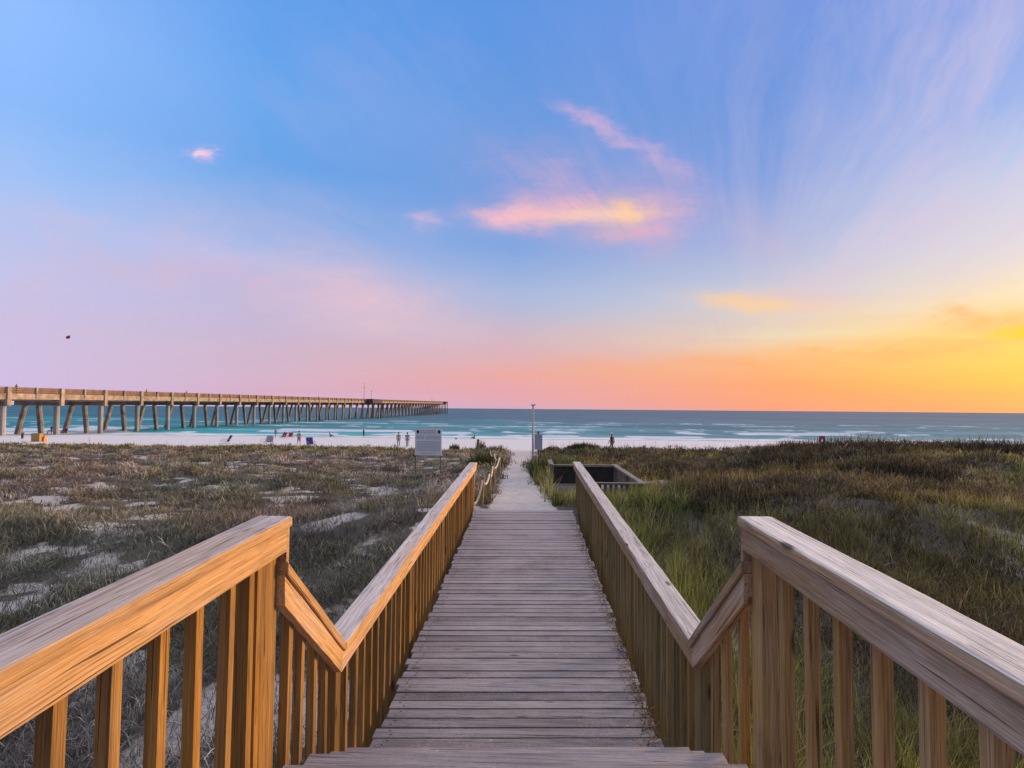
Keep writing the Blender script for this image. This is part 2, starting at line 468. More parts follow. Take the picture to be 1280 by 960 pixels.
def clump(name, x, y, rad, hgt, n, base, label, cat='grass clump', group=None):
    a = rng.uniform(0,2*np.pi,n); r = rad*np.sqrt(rng.random(n))
    bx = x+r*np.cos(a); by = y+r*np.sin(a)
    keep = (path_m(bx,by) < .75) & off_walk(bx,by)
    bx,by,r = bx[keep],by[keep],r[keep]; n = len(bx)
    h = hgt*(1-.45*(r/rad)**2)*rng.uniform(.5,1.15,n)
    w = np.maximum(.008,.0010*y)*rng.uniform(.7,1.4,n)
    c = base*rng.uniform(.5,1.5,(n,1)); st = rng.random((n,1)) < .12
    c = np.where(st, STRAW*.8, c)
    o = blades(name, bx,by,ground(bx,by)-.02,h,w,np.abs(rng.normal(.35,.28,n)),c)
    return tag(o, label, cat, group)

# ------------------------------------------------------------------ sea
def build_sea():
    ys = np.concatenate([np.linspace(112,190,420), 190*np.exp(np.linspace(0,1,330)*math.log(900/190))[1:], 900*np.exp(np.linspace(0,1,30)*math.log(40000/900))[1:]])
    nx = 420
    t = np.linspace(-1,1,nx)
    X = (60+1.25*ys)[:,None]*t[None,:]; Y = np.repeat(ys[:,None],nx,1)
    fade = sstep(Y,121,130)
    near = 1-sstep(Y,190,330)
    # shore-parallel breakers, broken along their length
    warp = 9*(fbm(X/60,Y/40,201,3)-.5)
    crest = np.zeros_like(X); foam = np.zeros_like(X)
    for y0,amp,wd,s in ((127,.16,1.6,1),(133,.26,2.0,2),(141,.42,2.4,3),(152,.50,3.0,4),(166,.40,3.5,5),(184,.34,4,6),(202,.3,3.5,7),(226,.3,3.5,8),(256,.3,4,9)):
        d = Y-(y0+warp)
        seg = sstep(fbm(X/(20 if y0<160 else 13)+s*7.7, Y/30+s*3.1,210+s,4),.46,.60)
        g = np.where(d<0, np.exp(-(d/(wd*.45))**2), np.exp(-(d/wd)**2))
        crest += amp*seg*g
        foam = np.maximum(foam, seg*np.where(d<0, np.exp(-(d/(wd*1.6))**2), np.exp(-(d/(wd*.35))**2))*(1.0 if y0<160 else .62))
    sheet = np.exp(-np.maximum(Y-124-warp*.35,0)**2/(2*5.5**2))      # swash by the sand
    foam = np.maximum(foam, sheet*sstep(fbm(X/14,Y/2.2,230,4),.30,.52))
    sw = (fbm(X/26,Y/7.5,240,3)-.5)*.9*sstep(Y,125,160)*(1-sstep(Y,500,1500))
    Z = SEA+crest*fade+sw*.55+.06*(fbm(X/4,Y/1.5,250,2)-.5)*near
    Z = np.where(Y<124, SEA+.02-.0*Y, Z)
    m, n, p = mat_new('sea_water')
    fo = n.new('ShaderNodeAttribute', attribute_name='foam').outputs['Fac']
    tc = n.new('ShaderNodeTexCoord').outputs['Object']
    sep = n.new('ShaderNodeSeparateXYZ'); n.put(sep.inputs[0], tc)
    yy = sep.outputs['Y']
    sh = n.noise(n.mapping(tc,(.012,.05,1)), 1., 4)
    ydist = n.m('ADD', n.m('LOGARITHM', yy, 10.), n.mr(sh,.3,.7,-.07,.07))
    side = n.mr(n.m('DIVIDE', sep.outputs['X'], yy), -.75, .5, 0, 1)
    teal = n.mix(side, (.035,.43,.455), (.14,.34,.34))
    deep = n.mix(side, (.05,.195,.255), (.14,.175,.205))
    c = n.mix(n.mr(ydist, 2.20, 2.62), teal, deep)
    st = n.noise(n.mapping(tc,(.011,.055,1)), 1., 7, .7)
    st2 = n.noise(n.mapping(tc,(.0035,.012,1)), 1., 7, .7)
    c = n.mix(n.mr(n.m('ADD', n.m('MULTIPLY',st,.6), n.m('MULTIPLY',st2,.4)), .43,.56,.0,1.), c, n.mix(.34, (.02,.07,.10), c))
    fn = n.noise(n.mapping(tc,(.22,.9,1)), 1., 6, .7)
    fm = n.mr(n.m('ADD', fo, n.m('MULTIPLY', n.m('SUBTRACT', fn,.5), 1.5)), .42, .78)
    wc = n.m('MULTIPLY', n.mr(n.noise(n.mapping(tc,(.03,.13,1),loc=(9,4,0)),1.,6,.65),.61,.68), n.mr(yy,150,600,.42,.0))
    fm = n.m('MAXIMUM', fm, wc)
    c = n.mix(fm, c, (.82,.84,.86))
    w1 = n.noise(n.mapping(tc,(.20,.55,1)),1.,5,.62); w2 = n.noise(n.mapping(tc,(.035,.12,1)),1.,5,.6)
    hgt = n.m('ADD', n.m('MULTIPLY',w1,.35), n.m('MULTIPLY', w2, 1.2))
    nb = n.bump(hgt, .85, 1.6)
    df = n.new('ShaderNodeBsdfDiffuse'); n.put(df.inputs[0], c); n.put(df.inputs['Normal'], nb)
    gl = n.new('ShaderNodeBsdfGlossy'); gl.inputs['Roughness'].default_value = .32; n.put(gl.inputs['Normal'], nb)
    gl.inputs[0].default_value = (.9,.95,1,1)
    ms = n.new('ShaderNodeMixShader'); n.put(ms.inputs[0], n.m('MULTIPLY', n.mr(fm,0,1,.17,.0), n.mr(side,0,1,.55,1.25)))
    n.l.new(df.outputs[0], ms.inputs[1]); n.l.new(gl.outputs[0], ms.inputs[2])
    n.n.remove(p); n.l.new(ms.outputs[0], n.n['Material Output'].inputs[0])
    o = big_mesh('sea', np.stack([X,Y,Z],-1).reshape(-1,3), grid_quads(len(ys),nx), np.zeros((0,3),int), m, {'foam':('FLOAT',foam.ravel())}, smooth=True)
    tag(o, kind='structure')

# ------------------------------------------------------------------ boardwalk and railings
XL, XR = -.93, .86
W = {}
def woods():
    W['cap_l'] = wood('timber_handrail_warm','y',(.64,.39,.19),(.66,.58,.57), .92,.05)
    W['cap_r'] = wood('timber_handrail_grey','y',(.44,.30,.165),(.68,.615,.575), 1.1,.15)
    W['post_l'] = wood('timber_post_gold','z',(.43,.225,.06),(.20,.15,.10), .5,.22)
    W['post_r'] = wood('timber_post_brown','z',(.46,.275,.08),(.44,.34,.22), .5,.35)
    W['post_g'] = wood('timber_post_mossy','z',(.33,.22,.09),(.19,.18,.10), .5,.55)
    W['deck'] = wood('timber_deck','x',(.23,.19,.165),(.36,.325,.335), .75,.45, island=True, sand=True)
    W['old'] = wood('timber_old','x',(.22,.18,.15),(.32,.28,.27), .9,.5)
    W['oldy'] = wood('timber_old_long','y',(.22,.18,.15),(.32,.28,.27), .9,.5)
    W['oldz'] = wood('timber_old_upright','z',(.20,.16,.12),(.30,.26,.24), .9,.5)

TH = math.atan(SL)
def zs(drop, Y): return -drop+SL*Y

from mathutils import noise as mn
def weather(o, step=.12, amp=.0035):
    me = o.data; bm = bmesh.new(); bm.from_mesh(me)
    L = max(v.co.y for v in bm.verts); l0 = min(v.co.y for v in bm.verts)
    k = l0+step
    while k < L-.02:
        bmesh.ops.bisect_plane(bm, geom=bm.verts[:]+bm.edges[:]+bm.faces[:], plane_co=(0,k,0), plane_no=(0,1,0)); k += step*random.uniform(.6,1.4)
    sd = random.uniform(0,50)
    for v in bm.verts:
        q = Vector((v.co.x*9+sd, v.co.y*2.2, v.co.z*9))
        q2 = Vector((v.co.x*30+sd, v.co.y*9, v.co.z*30))
        d = mn.noise_vector(q)*amp+mn.noise_vector(q2)*amp*.45
        v.co.x += d.x; v.co.z += d.z*.8
    bm.to_mesh(me); bm.free()
    return o

def sloped(name, x0,x1, ya,yb, dtop, thick, mat, parent, bev=.004):
    """a level board that follows the walkway slope"""
    return box(name, (x0,x1,0,(yb-ya)/math.cos(TH),-thick,0), mat, parent, bev, loc=(0,ya,zs(dtop,ya)), rot=(TH,0,0))

def slanted(name, pts, x0, x1, mat, parent, bev=.004):
    """board with an explicit side profile; object frame turned along its first edge so that the grain follows it"""
    (ya,za),(yb,zb) = pts[0],pts[1]
    a = math.atan2(zb-za, yb-ya)
    ca,sa = math.cos(a),math.sin(a)
    loc = [((y-ya)*ca+(z-za)*sa, -(y-ya)*sa+(z-za)*ca) for y,z in pts]
    bm = bmesh.new(); add_prism(bm, loc, x0, x1, bev)
    return obj(name, bm, mat, parent, loc=(0,ya,za), rot=(a,0,0))

_bal = {}
def uprights(parent, side, items, kind, mat, off=.0515, dims=None):
    """items: list of (Y, top z, bottom z); off = clear distance behind the inner face of the handrail"""
    wx, wy = dims or ((.038,.038) if kind == 'baluster' else (.089,.089))
    for Y,zt,zb in items:
        key = (kind, side, round(zt-zb,2), mat.name, wx, wy)
        if key not in _bal:
            bm = bmesh.new(); add_box(bm, -wx/2,wx/2,-wy/2,wy/2,0,zt-zb, .003)
            o = obj(kind, bm, mat); COL.objects.unlink(o); _bal[key] = o
        o = _bal[key].copy(); COL.objects.link(o); o.parent = parent
        o.location = ((XL if side < 0 else XR)+side*(off+wx/2), Y, zb)
        o.rotation_euler = (random.uniform(-.006,.006), random.uniform(-.006,.006), random.uniform(-.05,.05))

SKEW = .045
def skew(bm):
    for v in bm.verts: v.co.y += SKEW*v.co.x
    return bm

def build_boardwalk():
    D = 2.11
    root = empty('boardwalk', (0,0,zs(D,6)))
    tag(root, 'weathered grey plank boardwalk with steps down to the sandy path', 'boardwalk')
    inv = Matrix.Translation((0,0,-zs(D,6)))
    def adopt(o):
        o.matrix_parent_inverse = inv; return o
    bm = bmesh.new(); y = 3.17; heads = bmesh.new()
    while y < 10.30:
        w = .098+random.uniform(-.006,.006); dz = random.uniform(-.004,.003)
        add_box(bm, -.917+random.uniform(-.022,.014), .815+random.uniform(-.014,.022), y, y+w, zs(D,y)-.036+dz, zs(D,y)+dz, .004)
        for x in (-.84,.73):
            for f_ in (.27,.73):
                q = x+random.uniform(-.03,.03); r_ = y+w*f_; zt_ = zs(D,y)+dz+.0015
                vs = [heads.verts.new((q+.0075*math.cos(a_*math.pi/3), r_+.0075*math.sin(a_*math.pi/3), zt_)) for a_ in range(6)]
                heads.faces.new(vs)
        y += w+.007
    adopt(obj('screw_heads', skew(heads), simple('rusty_screw',(.06,.045,.035),.6,.3,30), root))['kind'] = 'stuff'
    adopt(obj('deck', skew(bm), W['deck'], root))
    for d,y0,y1 in ((1.541,2.345,2.62),(1.693,2.60,2.895),(1.83,2.87,3.165)):
        bm = bmesh.new(); m = (y0+y1)/2
        add_box(bm, -.962,.885,y0,m-.003,-d-.038,-d,.004); add_box(bm,-.958,.888,m+.003,y1,-d-.038,-d,.004)
        adopt(obj('tread', skew(bm), W['deck'], root))
    bm = bmesh.new(); y = 2.337
    for i in range(26):
        add_box(bm,-.962+random.uniform(-.006,.006),.885+random.uniform(-.006,.006),y-.14,y,-1.418-.038+random.uniform(-.002,.002),-1.418,.004); y -= .147
    adopt(obj('landing', skew(bm), W['deck'], root))
    for x in (-.93,.85):
        adopt(slanted('stringer', [(2.26,-1.47),(3.12,-1.98),(3.12,-2.24),(2.26,-1.75)], x-.019,x+.019, W['oldy'], root))
    for x in (-.89,-.05,.775):
        adopt(sloped('joist', x-.02,x+.02, 3.2,10.25, D+.04,.19, W['oldy'], root))
    for x in (-.93,.86):
        adopt(box('joist',(x-.02,x+.02,-1.4,2.24,-1.70,-1.46),W['oldy'],root,.004))
    for y in (3.4,5.2,7.1,8.9):
        for x in (-.80,.68):
            adopt(box('support_post',(x-.06,x+.06,y-.06,y+.06,gz(x,y)-.2,zs(D+.235,y)),W['oldz'],root,.006))
    for y in (-.6,2.1):
        for x in (-.85,.78):
            adopt(box('support_post',(x-.06,x+.06,y-.06,y+.06,gz(x,y)-.2,-1.71),W['oldz'],root,.006))

    RT_U, RT_L = .498, 1.305        # handrail drops below eye level, measured along the slope line
    for side,nm in ((-1,'left'),(1,'right')):
        lft = side < 0
        X0 = XL if lft else XR
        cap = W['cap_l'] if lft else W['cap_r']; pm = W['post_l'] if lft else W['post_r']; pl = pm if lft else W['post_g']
        xs = lambda a,b: tuple(sorted((X0+side*a, X0+side*b)))
        off = .0515
        ye, YM, YE = (2.264,2.987,10.62) if lft else (2.379,3.105,10.9)
        def fin(o,inv_): o.matrix_parent_inverse = inv_; return o
        # --- landing railing
        ul = empty('wooden_railing', (X0,0,-1.418)); iu = Matrix.Translation((-X0,0,1.418))
        tag(ul, 'sunlit orange railing in the left foreground beside the landing' if lft else 'grey weathered railing in the right foreground beside the landing', 'railing', 'wooden railings')
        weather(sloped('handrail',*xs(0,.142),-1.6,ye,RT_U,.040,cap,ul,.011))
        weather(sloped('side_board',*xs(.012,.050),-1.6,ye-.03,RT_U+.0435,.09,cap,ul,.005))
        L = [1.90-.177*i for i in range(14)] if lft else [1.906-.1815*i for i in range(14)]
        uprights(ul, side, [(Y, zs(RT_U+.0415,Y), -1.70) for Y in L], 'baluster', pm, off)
        uprights(ul, side, [((2.165 if lft else 2.318), zs(RT_U+.0415,2.165 if lft else 2.318), -1.9)], 'post', pm, off, (.089,.15) if lft else (.10,.095))
        uprights(ul, side, [(2.045 if lft else 2.085, zs(RT_U+.0415,2.045), -1.70)], 'baluster', pm, off)
        for c in ul.children: c.matrix_parent_inverse = iu
        # --- stair railing
        st = empty('wooden_railing', (X0,2.6,-1.8)); is_ = Matrix.Translation((-X0,-2.6,1.8))
        tag(st, 'short sloping stair railing between the orange left railings' if lft else 'short sloping stair railing between the grey right railings', 'railing', 'wooden railings')
        ya, yb = ye-.035, YM
        za, zb = zs(RT_U,ye)-.172, zs(RT_L,YM)
        k = (zb-za)/(yb-ya); th = .040/math.cos(math.atan(k))          # vertical thickness of the sloping cap
        def meet(dv_slope, dv_level):           # mitre with the level lower rail
            y = (-RT_L-dv_level-za+k*ya+dv_slope)/(k-SL); return y, -RT_L+SL*y-dv_level
        thb = .092/math.cos(math.atan(k))
        p,q = meet(0,0), meet(th,.040)
        weather(slanted('handrail', [(ya,za),p,q,(ya,za-th)], *xs(.001,.141), cap, st, .006))
        p2,q2 = meet(th+.0006,.0405), meet(th+thb,.1325)
        weather(slanted('side_board', [(ya,za-th-.0006),p2,q2,(ya,za-th-thb)], *xs(.012,.050), cap, st, .004))
        zl = lambda Y: za+k*(Y-ya)
        Ls = (2.38,2.52,2.695,2.85) if lft else (2.515,2.70,2.885)
        uprights(st, side, [(Y, zl(Y)-th-.004, -2.05-.3*(Y-2.3)) for Y in Ls], 'baluster', pm)
        box('end_block', (*xs(.013,.049), ye-.0285, ye-.003, zs(RT_U,ye)-.235, zs(RT_U,ye)-.0415), cap, st, .003)
        for c in st.children: c.matrix_parent_inverse = is_
        # --- walkway railing
        lo = empty('wooden_railing', (X0,6.5,zs(D,6.5))); il = Matrix.Translation((-X0,-6.5,-zs(D,6.5)))
        tag(lo, 'long left railing of the lower boardwalk in warm light' if lft else 'long right railing of the lower boardwalk next to green grass', 'railing', 'wooden railings')
        weather(slanted('handrail', [p,(YE,zs(RT_L,YE)),(YE,zs(RT_L,YE)-.04),q], *xs(0,.142), cap, lo, .007))
        weather(slanted('side_board', [p2,(YE-.03,zs(RT_L,YE)-.0405),(YE-.03,zs(RT_L,YE)-.1325),q2], *xs(.012,.050), cap, lo, .004))
        posts = [YM+.03,4.9,6.8,8.7,YE-.1]
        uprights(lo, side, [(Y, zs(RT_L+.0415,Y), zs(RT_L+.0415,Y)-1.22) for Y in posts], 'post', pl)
        ys_ = [YM+.19+.1655*i for i in range(46)]
        uprights(lo, side, [(Y, zs(RT_L+.0415,Y), zs(RT_L+.0415,Y)-1.02) for Y in ys_ if min(abs(Y-q_) for q_ in posts) > .07 and Y < YE-.2], 'baluster', pl)
        for c in lo.children: c.matrix_parent_inverse = il

# ------------------------------------------------------------------ pier
def build_pier():
    conc = simple('pier_concrete', (.20,.17,.15), .85, .45, .8)
    tanm = simple('pier_tan_stone', (.36,.285,.225), .85, .45, .8)
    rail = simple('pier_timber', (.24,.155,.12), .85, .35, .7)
    darkm = simple('pier_dark', (.10,.085,.08), .9, .3, .4)
    pile = simple('pier_pile', (.25,.235,.225), .85, .5, .7)
    pile_lit = simple('pier_lit_pile', (.33,.33,.33), .85, .25, .4)  # sunset-side piles: paler copy, the light is put into the colour
    X0, X1 = -95.0, -104.0
    za_, zb_ = at_depth(10,483.5,101.3).z, at_depth(557,502,653).z
    def top(y): return za_+(zb_-za_)*(y-101.3)/(653-101.3)
    root = empty('fishing_pier', (-99.5,370,SEA)); inv = root.matrix_world.inverted(); inv = Matrix.Translation((99.5,-370,-SEA))
    tag(root, 'long concrete fishing pier reaching out over the sea', 'pier')
    def ad(o): o.matrix_parent_inverse = inv; return o
    NB = 47; SP = 11.94
    ysb = [101.3-SP+SP*k for k in range(NB+1)]
    y_end = ysb[-1]+3
    # deck slab
    bm = bmesh.new(); add_prism(bm, [(86,top(86)-1.15),(y_end,top(y_end)-1.15),(y_end,top(y_end)-1.75),(86,top(86)-1.75)], X1+.1, X0-.12)
    ad(obj('deck_slab', bm, conc, root))
    for x in (X0-1.2, X0-4.5, X1+1.2):
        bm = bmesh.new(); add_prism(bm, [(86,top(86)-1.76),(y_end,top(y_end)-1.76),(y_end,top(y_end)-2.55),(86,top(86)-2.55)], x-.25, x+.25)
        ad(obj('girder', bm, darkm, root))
    bm = bmesh.new(); add_prism(bm, [(86,top(86)),(y_end,top(y_end)),(y_end,top(y_end)-1.14),(86,top(86)-1.14)], X1+.02, X1+.12)
    ad(obj('far_parapet', bm, rail, root))
    extra = bmesh.new()
    for k,y in enumerate(ysb):
        t = top(y)
        # bent: cap beam, pilaster head, piles
        ad(box('bent_cap', (X1-.3,X0-.1,y-.55,y+.55,t-3.45,t-2.57), conc, root, .05))
        ad(box('pilaster', (X0-.09,X0+.42,y-.42,y+.42,t-3.5,t+.03), tanm, root, .04))
        bot = SEA-2.2
        P = [((X1+4.4,y,t-3.46),(X1+5.5,y,bot),pile), ((X1+1.6,y,t-3.46),(X1-.5,y,bot),pile), ((X0-.9,y+.1,t-3.46),(X0-.8,y+.1,bot),pile_lit)]
        for a,b,m in P:
            if k < 33:
                bm = bmesh.new(); add_tube(bm, [a,b], .50, 8); ad(obj('pile', bm, m, root))
            else: add_tube(extra, [a,b], .42, 6)
        if k < NB:
            y1 = ysb[k+1]
            bm = bmesh.new()
            add_prism(bm, [(y+.45,t-1.2),(y1-.45,top(y1)-1.2),(y1-.45,top(y1)-2.3),(y+.45,t-2.3)], X0-.11, X0+.16)
            ad(obj('edge_beam', bm, tanm, root))
            bm = bmesh.new()
            for d,hh in ((0,.16),(.42,.13),(.78,.13)):
                add_prism(bm, [(y+.45,t-d),(y1-.45,top(y1)-d),(y1-.45,top(y1)-d-hh),(y+.45,t-d-hh)], X0-.05, X0+.08)
            nn = 24
            for j in range(nn):
                yy = y+.6+(SP-1.2)*j/(nn-1); tt = top(yy)
                add_box(bm, X0-.09,X0-.055,yy-.1,yy+.1,tt-1.15,tt-.08)
            ad(obj('railing_panel', bm, rail, root))
            for fr in (.5,):
                yy = y+SP*fr; tt = top(yy)
                ad(box('rail_post', (X0-.08,X0+.3,yy-.2,yy+.2,tt-2.1,tt+.02), tanm, root, .02))
    ad(obj('pile_row', extra, pile, root))['kind'] = 'stuff'
    # wider fishing platforms half way and at the head
    for ya,yb,w in ((330,352,4.5),(y_end-16,y_end,3.0)):
        bm = bmesh.new()
        add_box(bm, X0+.5,X0+w,ya,yb,top(ya)-2.3,top(ya)-1.3); add_box(bm, X0+w-.12,X0+w,ya,yb,top(ya)-1.29,top(ya)+.05)
        add_box(bm, X0+.5,X0+w-.13,ya,ya+.12,top(ya)-1.29,top(ya)+.05)
        for px_,py_ in ((X0+w-.5,ya+1),(X0+w-.5,yb-1)):
            add_box(bm, px_-.35,px_+.35,py_-.35,py_+.35,SEA-2,top(ya)-2.31)
        ad(obj('side_platform', bm, darkm, root))
    # lamps / masts
    steel = simple('pier_steel', (.30,.30,.32), .5, .15, 1.)
    def ydep(px, X): d = ray(px,495); return X*d.y/d.x
    def mast(px, ptop, lab, h2=None, lamp=True, nm='lamp_post'):
        Y = ydep(px,-97); b = at_depth(px, 500, Y); zt = at_depth(px,ptop,Y).z; zb = top(Y)-1.15
        e = empty(nm, (b.x,Y,zb)); tag(e, lab, 'lamp post' if lamp else 'mast')
        bm = bmesh.new(); add_tube(bm, [(0,0,0),(0,0,zt-zb)], [.16,.09], 8); obj('pole', bm, steel, e)
        bm = bmesh.new()
        if lamp: add_box(bm, -.35,.35,-.2,.9,zt-zb-.02,zt-zb+.2,.04); obj('lamp_head', bm, steel, e)
        else: add_tube(bm, [(-.9,0,(zt-zb)*.72),(.9,0,(zt-zb)*.72)], .07, 6); obj('crossbar', bm, steel, e)
        return e
    mast(464, 489, 'lamp post on the pier right of the tall mast')
    mast(455, 478, 'tall thin mast with crossbar on the middle of the pier', lamp=False, nm='mast')
    mast(540, 497, 'short lamp post near the far end of the pier')
    # flag on its pole at the left of the pier
    Y = ydep(92,-97); b = at_depth(92,480,Y); zt = at_depth(90,418,Y).z; zb = top(Y)-1.15
    e = empty('flagpole', (b.x-2,Y+1,zb)); tag(e,'thin pale flagpole with a small red flag above the pier','flagpole')
    pale = simple('pale_paint',(.62,.58,.66),.5,.05,1.)
    bm = bmesh.new(); add_tube(bm, [(0,0,0),(0,0,zt-zb)], [.010,.007], 6); obj('pole', bm, pale, e)
    red = simple('red_cloth',(.42,.06,.08),.8,.2,2.)
    bm = bmesh.new(); L=[]
    for i in range(7):
        xx = -i*.16; yy = .10*math.sin(i*1.2)
        L.append((bm.verts.new((xx-.03,yy,zt-zb-.02-.05*i)), bm.verts.new((xx-.03,yy,zt-zb-.72-.03*i))))
    for a,b_ in zip(L[:-1],L[1:]): bm.faces.new((a[0],b_[0],b_[1],a[1]))
    obj('flag', bm, red, e)
    # people leaning on the pier rail
    return top, X0

# ------------------------------------------------------------------ people
def skinned(name, joints, edges, rads, mat, parent, sub=1):
    me = bpy.data.meshes.new(name); me.from_pydata(joints, edges, [])
    o = bpy.data.objects.new(name, me); COL.objects.link(o)
    o.modifiers.new('s','SKIN'); s2 = o.modifiers.new('d','SUBSURF'); s2.levels = sub; s2.render_levels = sub
    for v,r in zip(me.skin_vertices[0].data, rads):
        v.radius = (r,r) if not isinstance(r,tuple) else r
    me.skin_vertices[0].data[0].use_root = True
    dg = bpy.context.evaluated_depsgraph_get(); dg.update()
    m2 = bpy.data.meshes.new_from_object(o.evaluated_get(dg))
    bpy.data.objects.remove(o); bpy.data.meshes.remove(me)
    for p in m2.polygons: p.use_smooth = True
    m2.name = name; m2.materials.clear(); m2.materials.append(mat)
    return link(bpy.data.objects.new(name, m2), parent)

def person(loc, rz, label, shirt, pants, skin=(.42,.26,.19), pose='stand', hat=None, hair=(.05,.035,.025), long_pants=False, group=None, s=1.0):
    e = empty('person', loc, rz); e.scale = (s,s,s); tag(e, label, 'person', group)
    J = {}
    if pose == 'sit':
        hip=.30; J.update(pel=(0,0,hip), wa=(0,-.06,hip+.2), ch=(0,-.14,hip+.42), nk=(0,-.15,hip+.56), h0=(0,-.12,hip+.66), h1=(0,-.11,hip+.78))
        for sd,a in ((1,'r'),(-1,'l')):
            J.update({a+'hp':(sd*.10,.03,hip-.02), a+'kn':(sd*.13,.42,hip+.16), a+'an':(sd*.12,.62,.07), a+'to':(sd*.13,.80,.04),
                      a+'sh':(sd*.19,-.14,hip+.45), a+'el':(sd*.25,.02,hip+.22), a+'wr':(sd*.18,.26,hip+.20), a+'pm':(sd*.17,.34,hip+.20)})
    elif pose == 'bend':
        J.update(pel=(0,0,.86), wa=(0,.10,1.02), ch=(0,.30,1.15), nk=(0,.42,1.19), h0=(0,.50,1.19), h1=(0,.60,1.15))
        for sd,a in ((1,'r'),(-1,'l')):
            J.update({a+'hp':(sd*.09,0,.84), a+'kn':(sd*.10,.06,.46), a+'an':(sd*.10,-.02,.08), a+'to':(sd*.11,.15,.04),
                      a+'sh':(sd*.18,.33,1.14), a+'el':(sd*.2,.36,.86), a+'wr':(sd*.16,.42,.62), a+'pm':(sd*.15,.44,.55)})
    else:
        w = .22 if pose == 'walk' else .03
        J.update(pel=(0,0,.90), wa=(0,0,1.08), ch=(0,.0,1.30), nk=(0,.0,1.46), h0=(0,.02,1.56), h1=(0,.025,1.67))
        for sd,a in ((1,'r'),(-1,'l')):
            J.update({a+'hp':(sd*.09,0,.88), a+'kn':(sd*.10,sd*w*.7+.03,.48), a+'an':(sd*.10,sd*w,.08), a+'to':(sd*.12,sd*w+.17,.04),
                      a+'sh':(sd*.18,0,1.38), a+'el':(sd*.23,-sd*w*.5-.02,1.10), a+'wr':(sd*.22,-sd*w+.06,.86), a+'pm':(sd*.215,-sd*w+.08,.79)})
    order = ['pel','wa','ch','nk','h0','h1']; rad = {'pel':.125,'wa':.115,'ch':(.155,.115),'nk':.055,'h0':.088,'h1':.085}
    E = [('pel','wa'),('wa','ch'),('ch','nk'),('nk','h0'),('h0','h1')]
    for a in 'rl':
        order += [a+k for k in ('hp','kn','an','to','sh','el','wr','pm')]
        rad.update({a+'hp':.085,a+'kn':.058,a+'an':.040,a+'to':.035,a+'sh':.058,a+'el':.042,a+'wr':.030,a+'pm':.032})
        E += [('pel',a+'hp'),(a+'hp',a+'kn'),(a+'kn',a+'an'),(a+'an',a+'to'),('ch',a+'sh'),(a+'sh',a+'el'),(a+'el',a+'wr'),(a+'wr',a+'pm')]
        pm = Vector(J[a+'pm']); wr = Vector(J[a+'wr']); d = (pm-wr).normalized(); sd = 1 if a=='r' else -1
        side = d.cross(Vector((sd,0,0))).normalized()
        for f,(off,ln) in enumerate(((-.03,.062),(-.010,.075),(.010,.070),(.03,.055))):
            n1 = a+'f%d'%f; n2 = a+'g%d'%f
            J[n1] = tuple(pm+d*.035+side*off); J[n2] = tuple(pm+d*(.035+ln)+side*off+Vector((-sd*.02,0,0)))
            rad[n1]=.0095; rad[n2]=.008; order += [n1,n2]; E += [(a+'pm',n1),(n1,n2)]
        n1=a+'t1'; J[n1] = tuple(wr+d*.05+side*-.06+Vector((-sd*.01,0,0))); rad[n1]=.010; order.append(n1); E.append((a+'wr',n1))
    idx = {k:i for i,k in enumerate(order)}
    sk = simple('skin', skin, .6, .08, 4)
    skinned('body', [J[k] for k in order], [(idx[a],idx[b]) for a,b in E], [rad[k] for k in order], sk, e)
    def garment(name, keys, edges, grow, mat, lerp={}):
        pts = [tuple(Vector(J[k[0]]).lerp(Vector(J[k[1]]),k[2])) if isinstance(k,tuple) else J[k] for k in keys]
        rr = []
        for k in keys:
            r = rad[k] if not isinstance(k,tuple) else rad[k[0]] if not isinstance(rad[k[0]],tuple) else .1
            rr.append(tuple(q+grow for q in r) if isinstance(r,tuple) else r+grow)
        skinned(name, pts, edges, rr, mat, e)
    sm = simple('shirt_cloth', shirt, .85, .15, 8); pmx = simple('trouser_cloth', pants, .85, .15, 8)
    garment('shirt', ['wa','ch','rsh','lsh',('rsh','rel',.75),('lsh','lel',.75),('pel','wa',.35)], [(0,1),(1,2),(1,3),(2,4),(3,5),(0,6)], .018, sm)
    t = .95 if long_pants else .1
    k2 = [('rkn','ran',t) if long_pants else ('rhp','rkn',.95), ('lkn','lan',t) if long_pants else ('lhp','lkn',.95)]
    if long_pants: garment('trousers', ['pel','rhp','lhp','rkn','lkn']+k2, [(0,1),(0,2),(1,3),(2,4),(3,5),(4,6)], .016, pmx)
    else: garment('shorts', ['pel','rhp','lhp']+k2, [(0,1),(0,2),(1,3),(2,4)], .018, pmx)
    h0,h1 = Vector(J['h0']),Vector(J['h1'])
    fw = Vector((0,1,0)) if pose != 'bend' else Vector((0,.5,-.85)).normalized()
    up = (h1-h0).normalized()
    hm = simple('hair', hair, .7, .2, 10)
    bm = bmesh.new(); bmesh.ops.create_uvsphere(bm, u_segments=12, v_segments=8, radius=.098)
    c = h0.lerp(h1,.75)-fw*.018+up*.02
    for v in bm.verts:
        v.co += c
    bmesh.ops.delete(bm, geom=[v for v in bm.verts if (v.co-c).dot(fw) > .045 and (v.co-c).dot(up) < .045 or (v.co-c).dot(up) < -.075], context='VERTS')
    obj('hair', bm, hm, e, smooth=True)
    fm = simple('face_skin', tuple(v*.85 for v in skin), .6, .05, 4)
    bm = bmesh.new(); n0 = h0.lerp(h1,.45)+fw*.088
    add_tube(bm, [n0+up*.02, n0+fw*.022-up*.012, n0-up*.018], [.008,.014,.010], 6); obj('nose', bm, fm, e, smooth=True)
    if hat:
        hm2 = simple('hat_cloth', hat, .8, .1, 6)
        bm = bmesh.new(); add_lathe(bm, [(.20,0),(.205,.012),(.115,.03),(.108,.10),(.06,.125),(.01,.128)], n=16)
        obj('hat', bm, hm2, e, loc=tuple(h1+Vector((0,0,.0))), smooth=True)
    return e

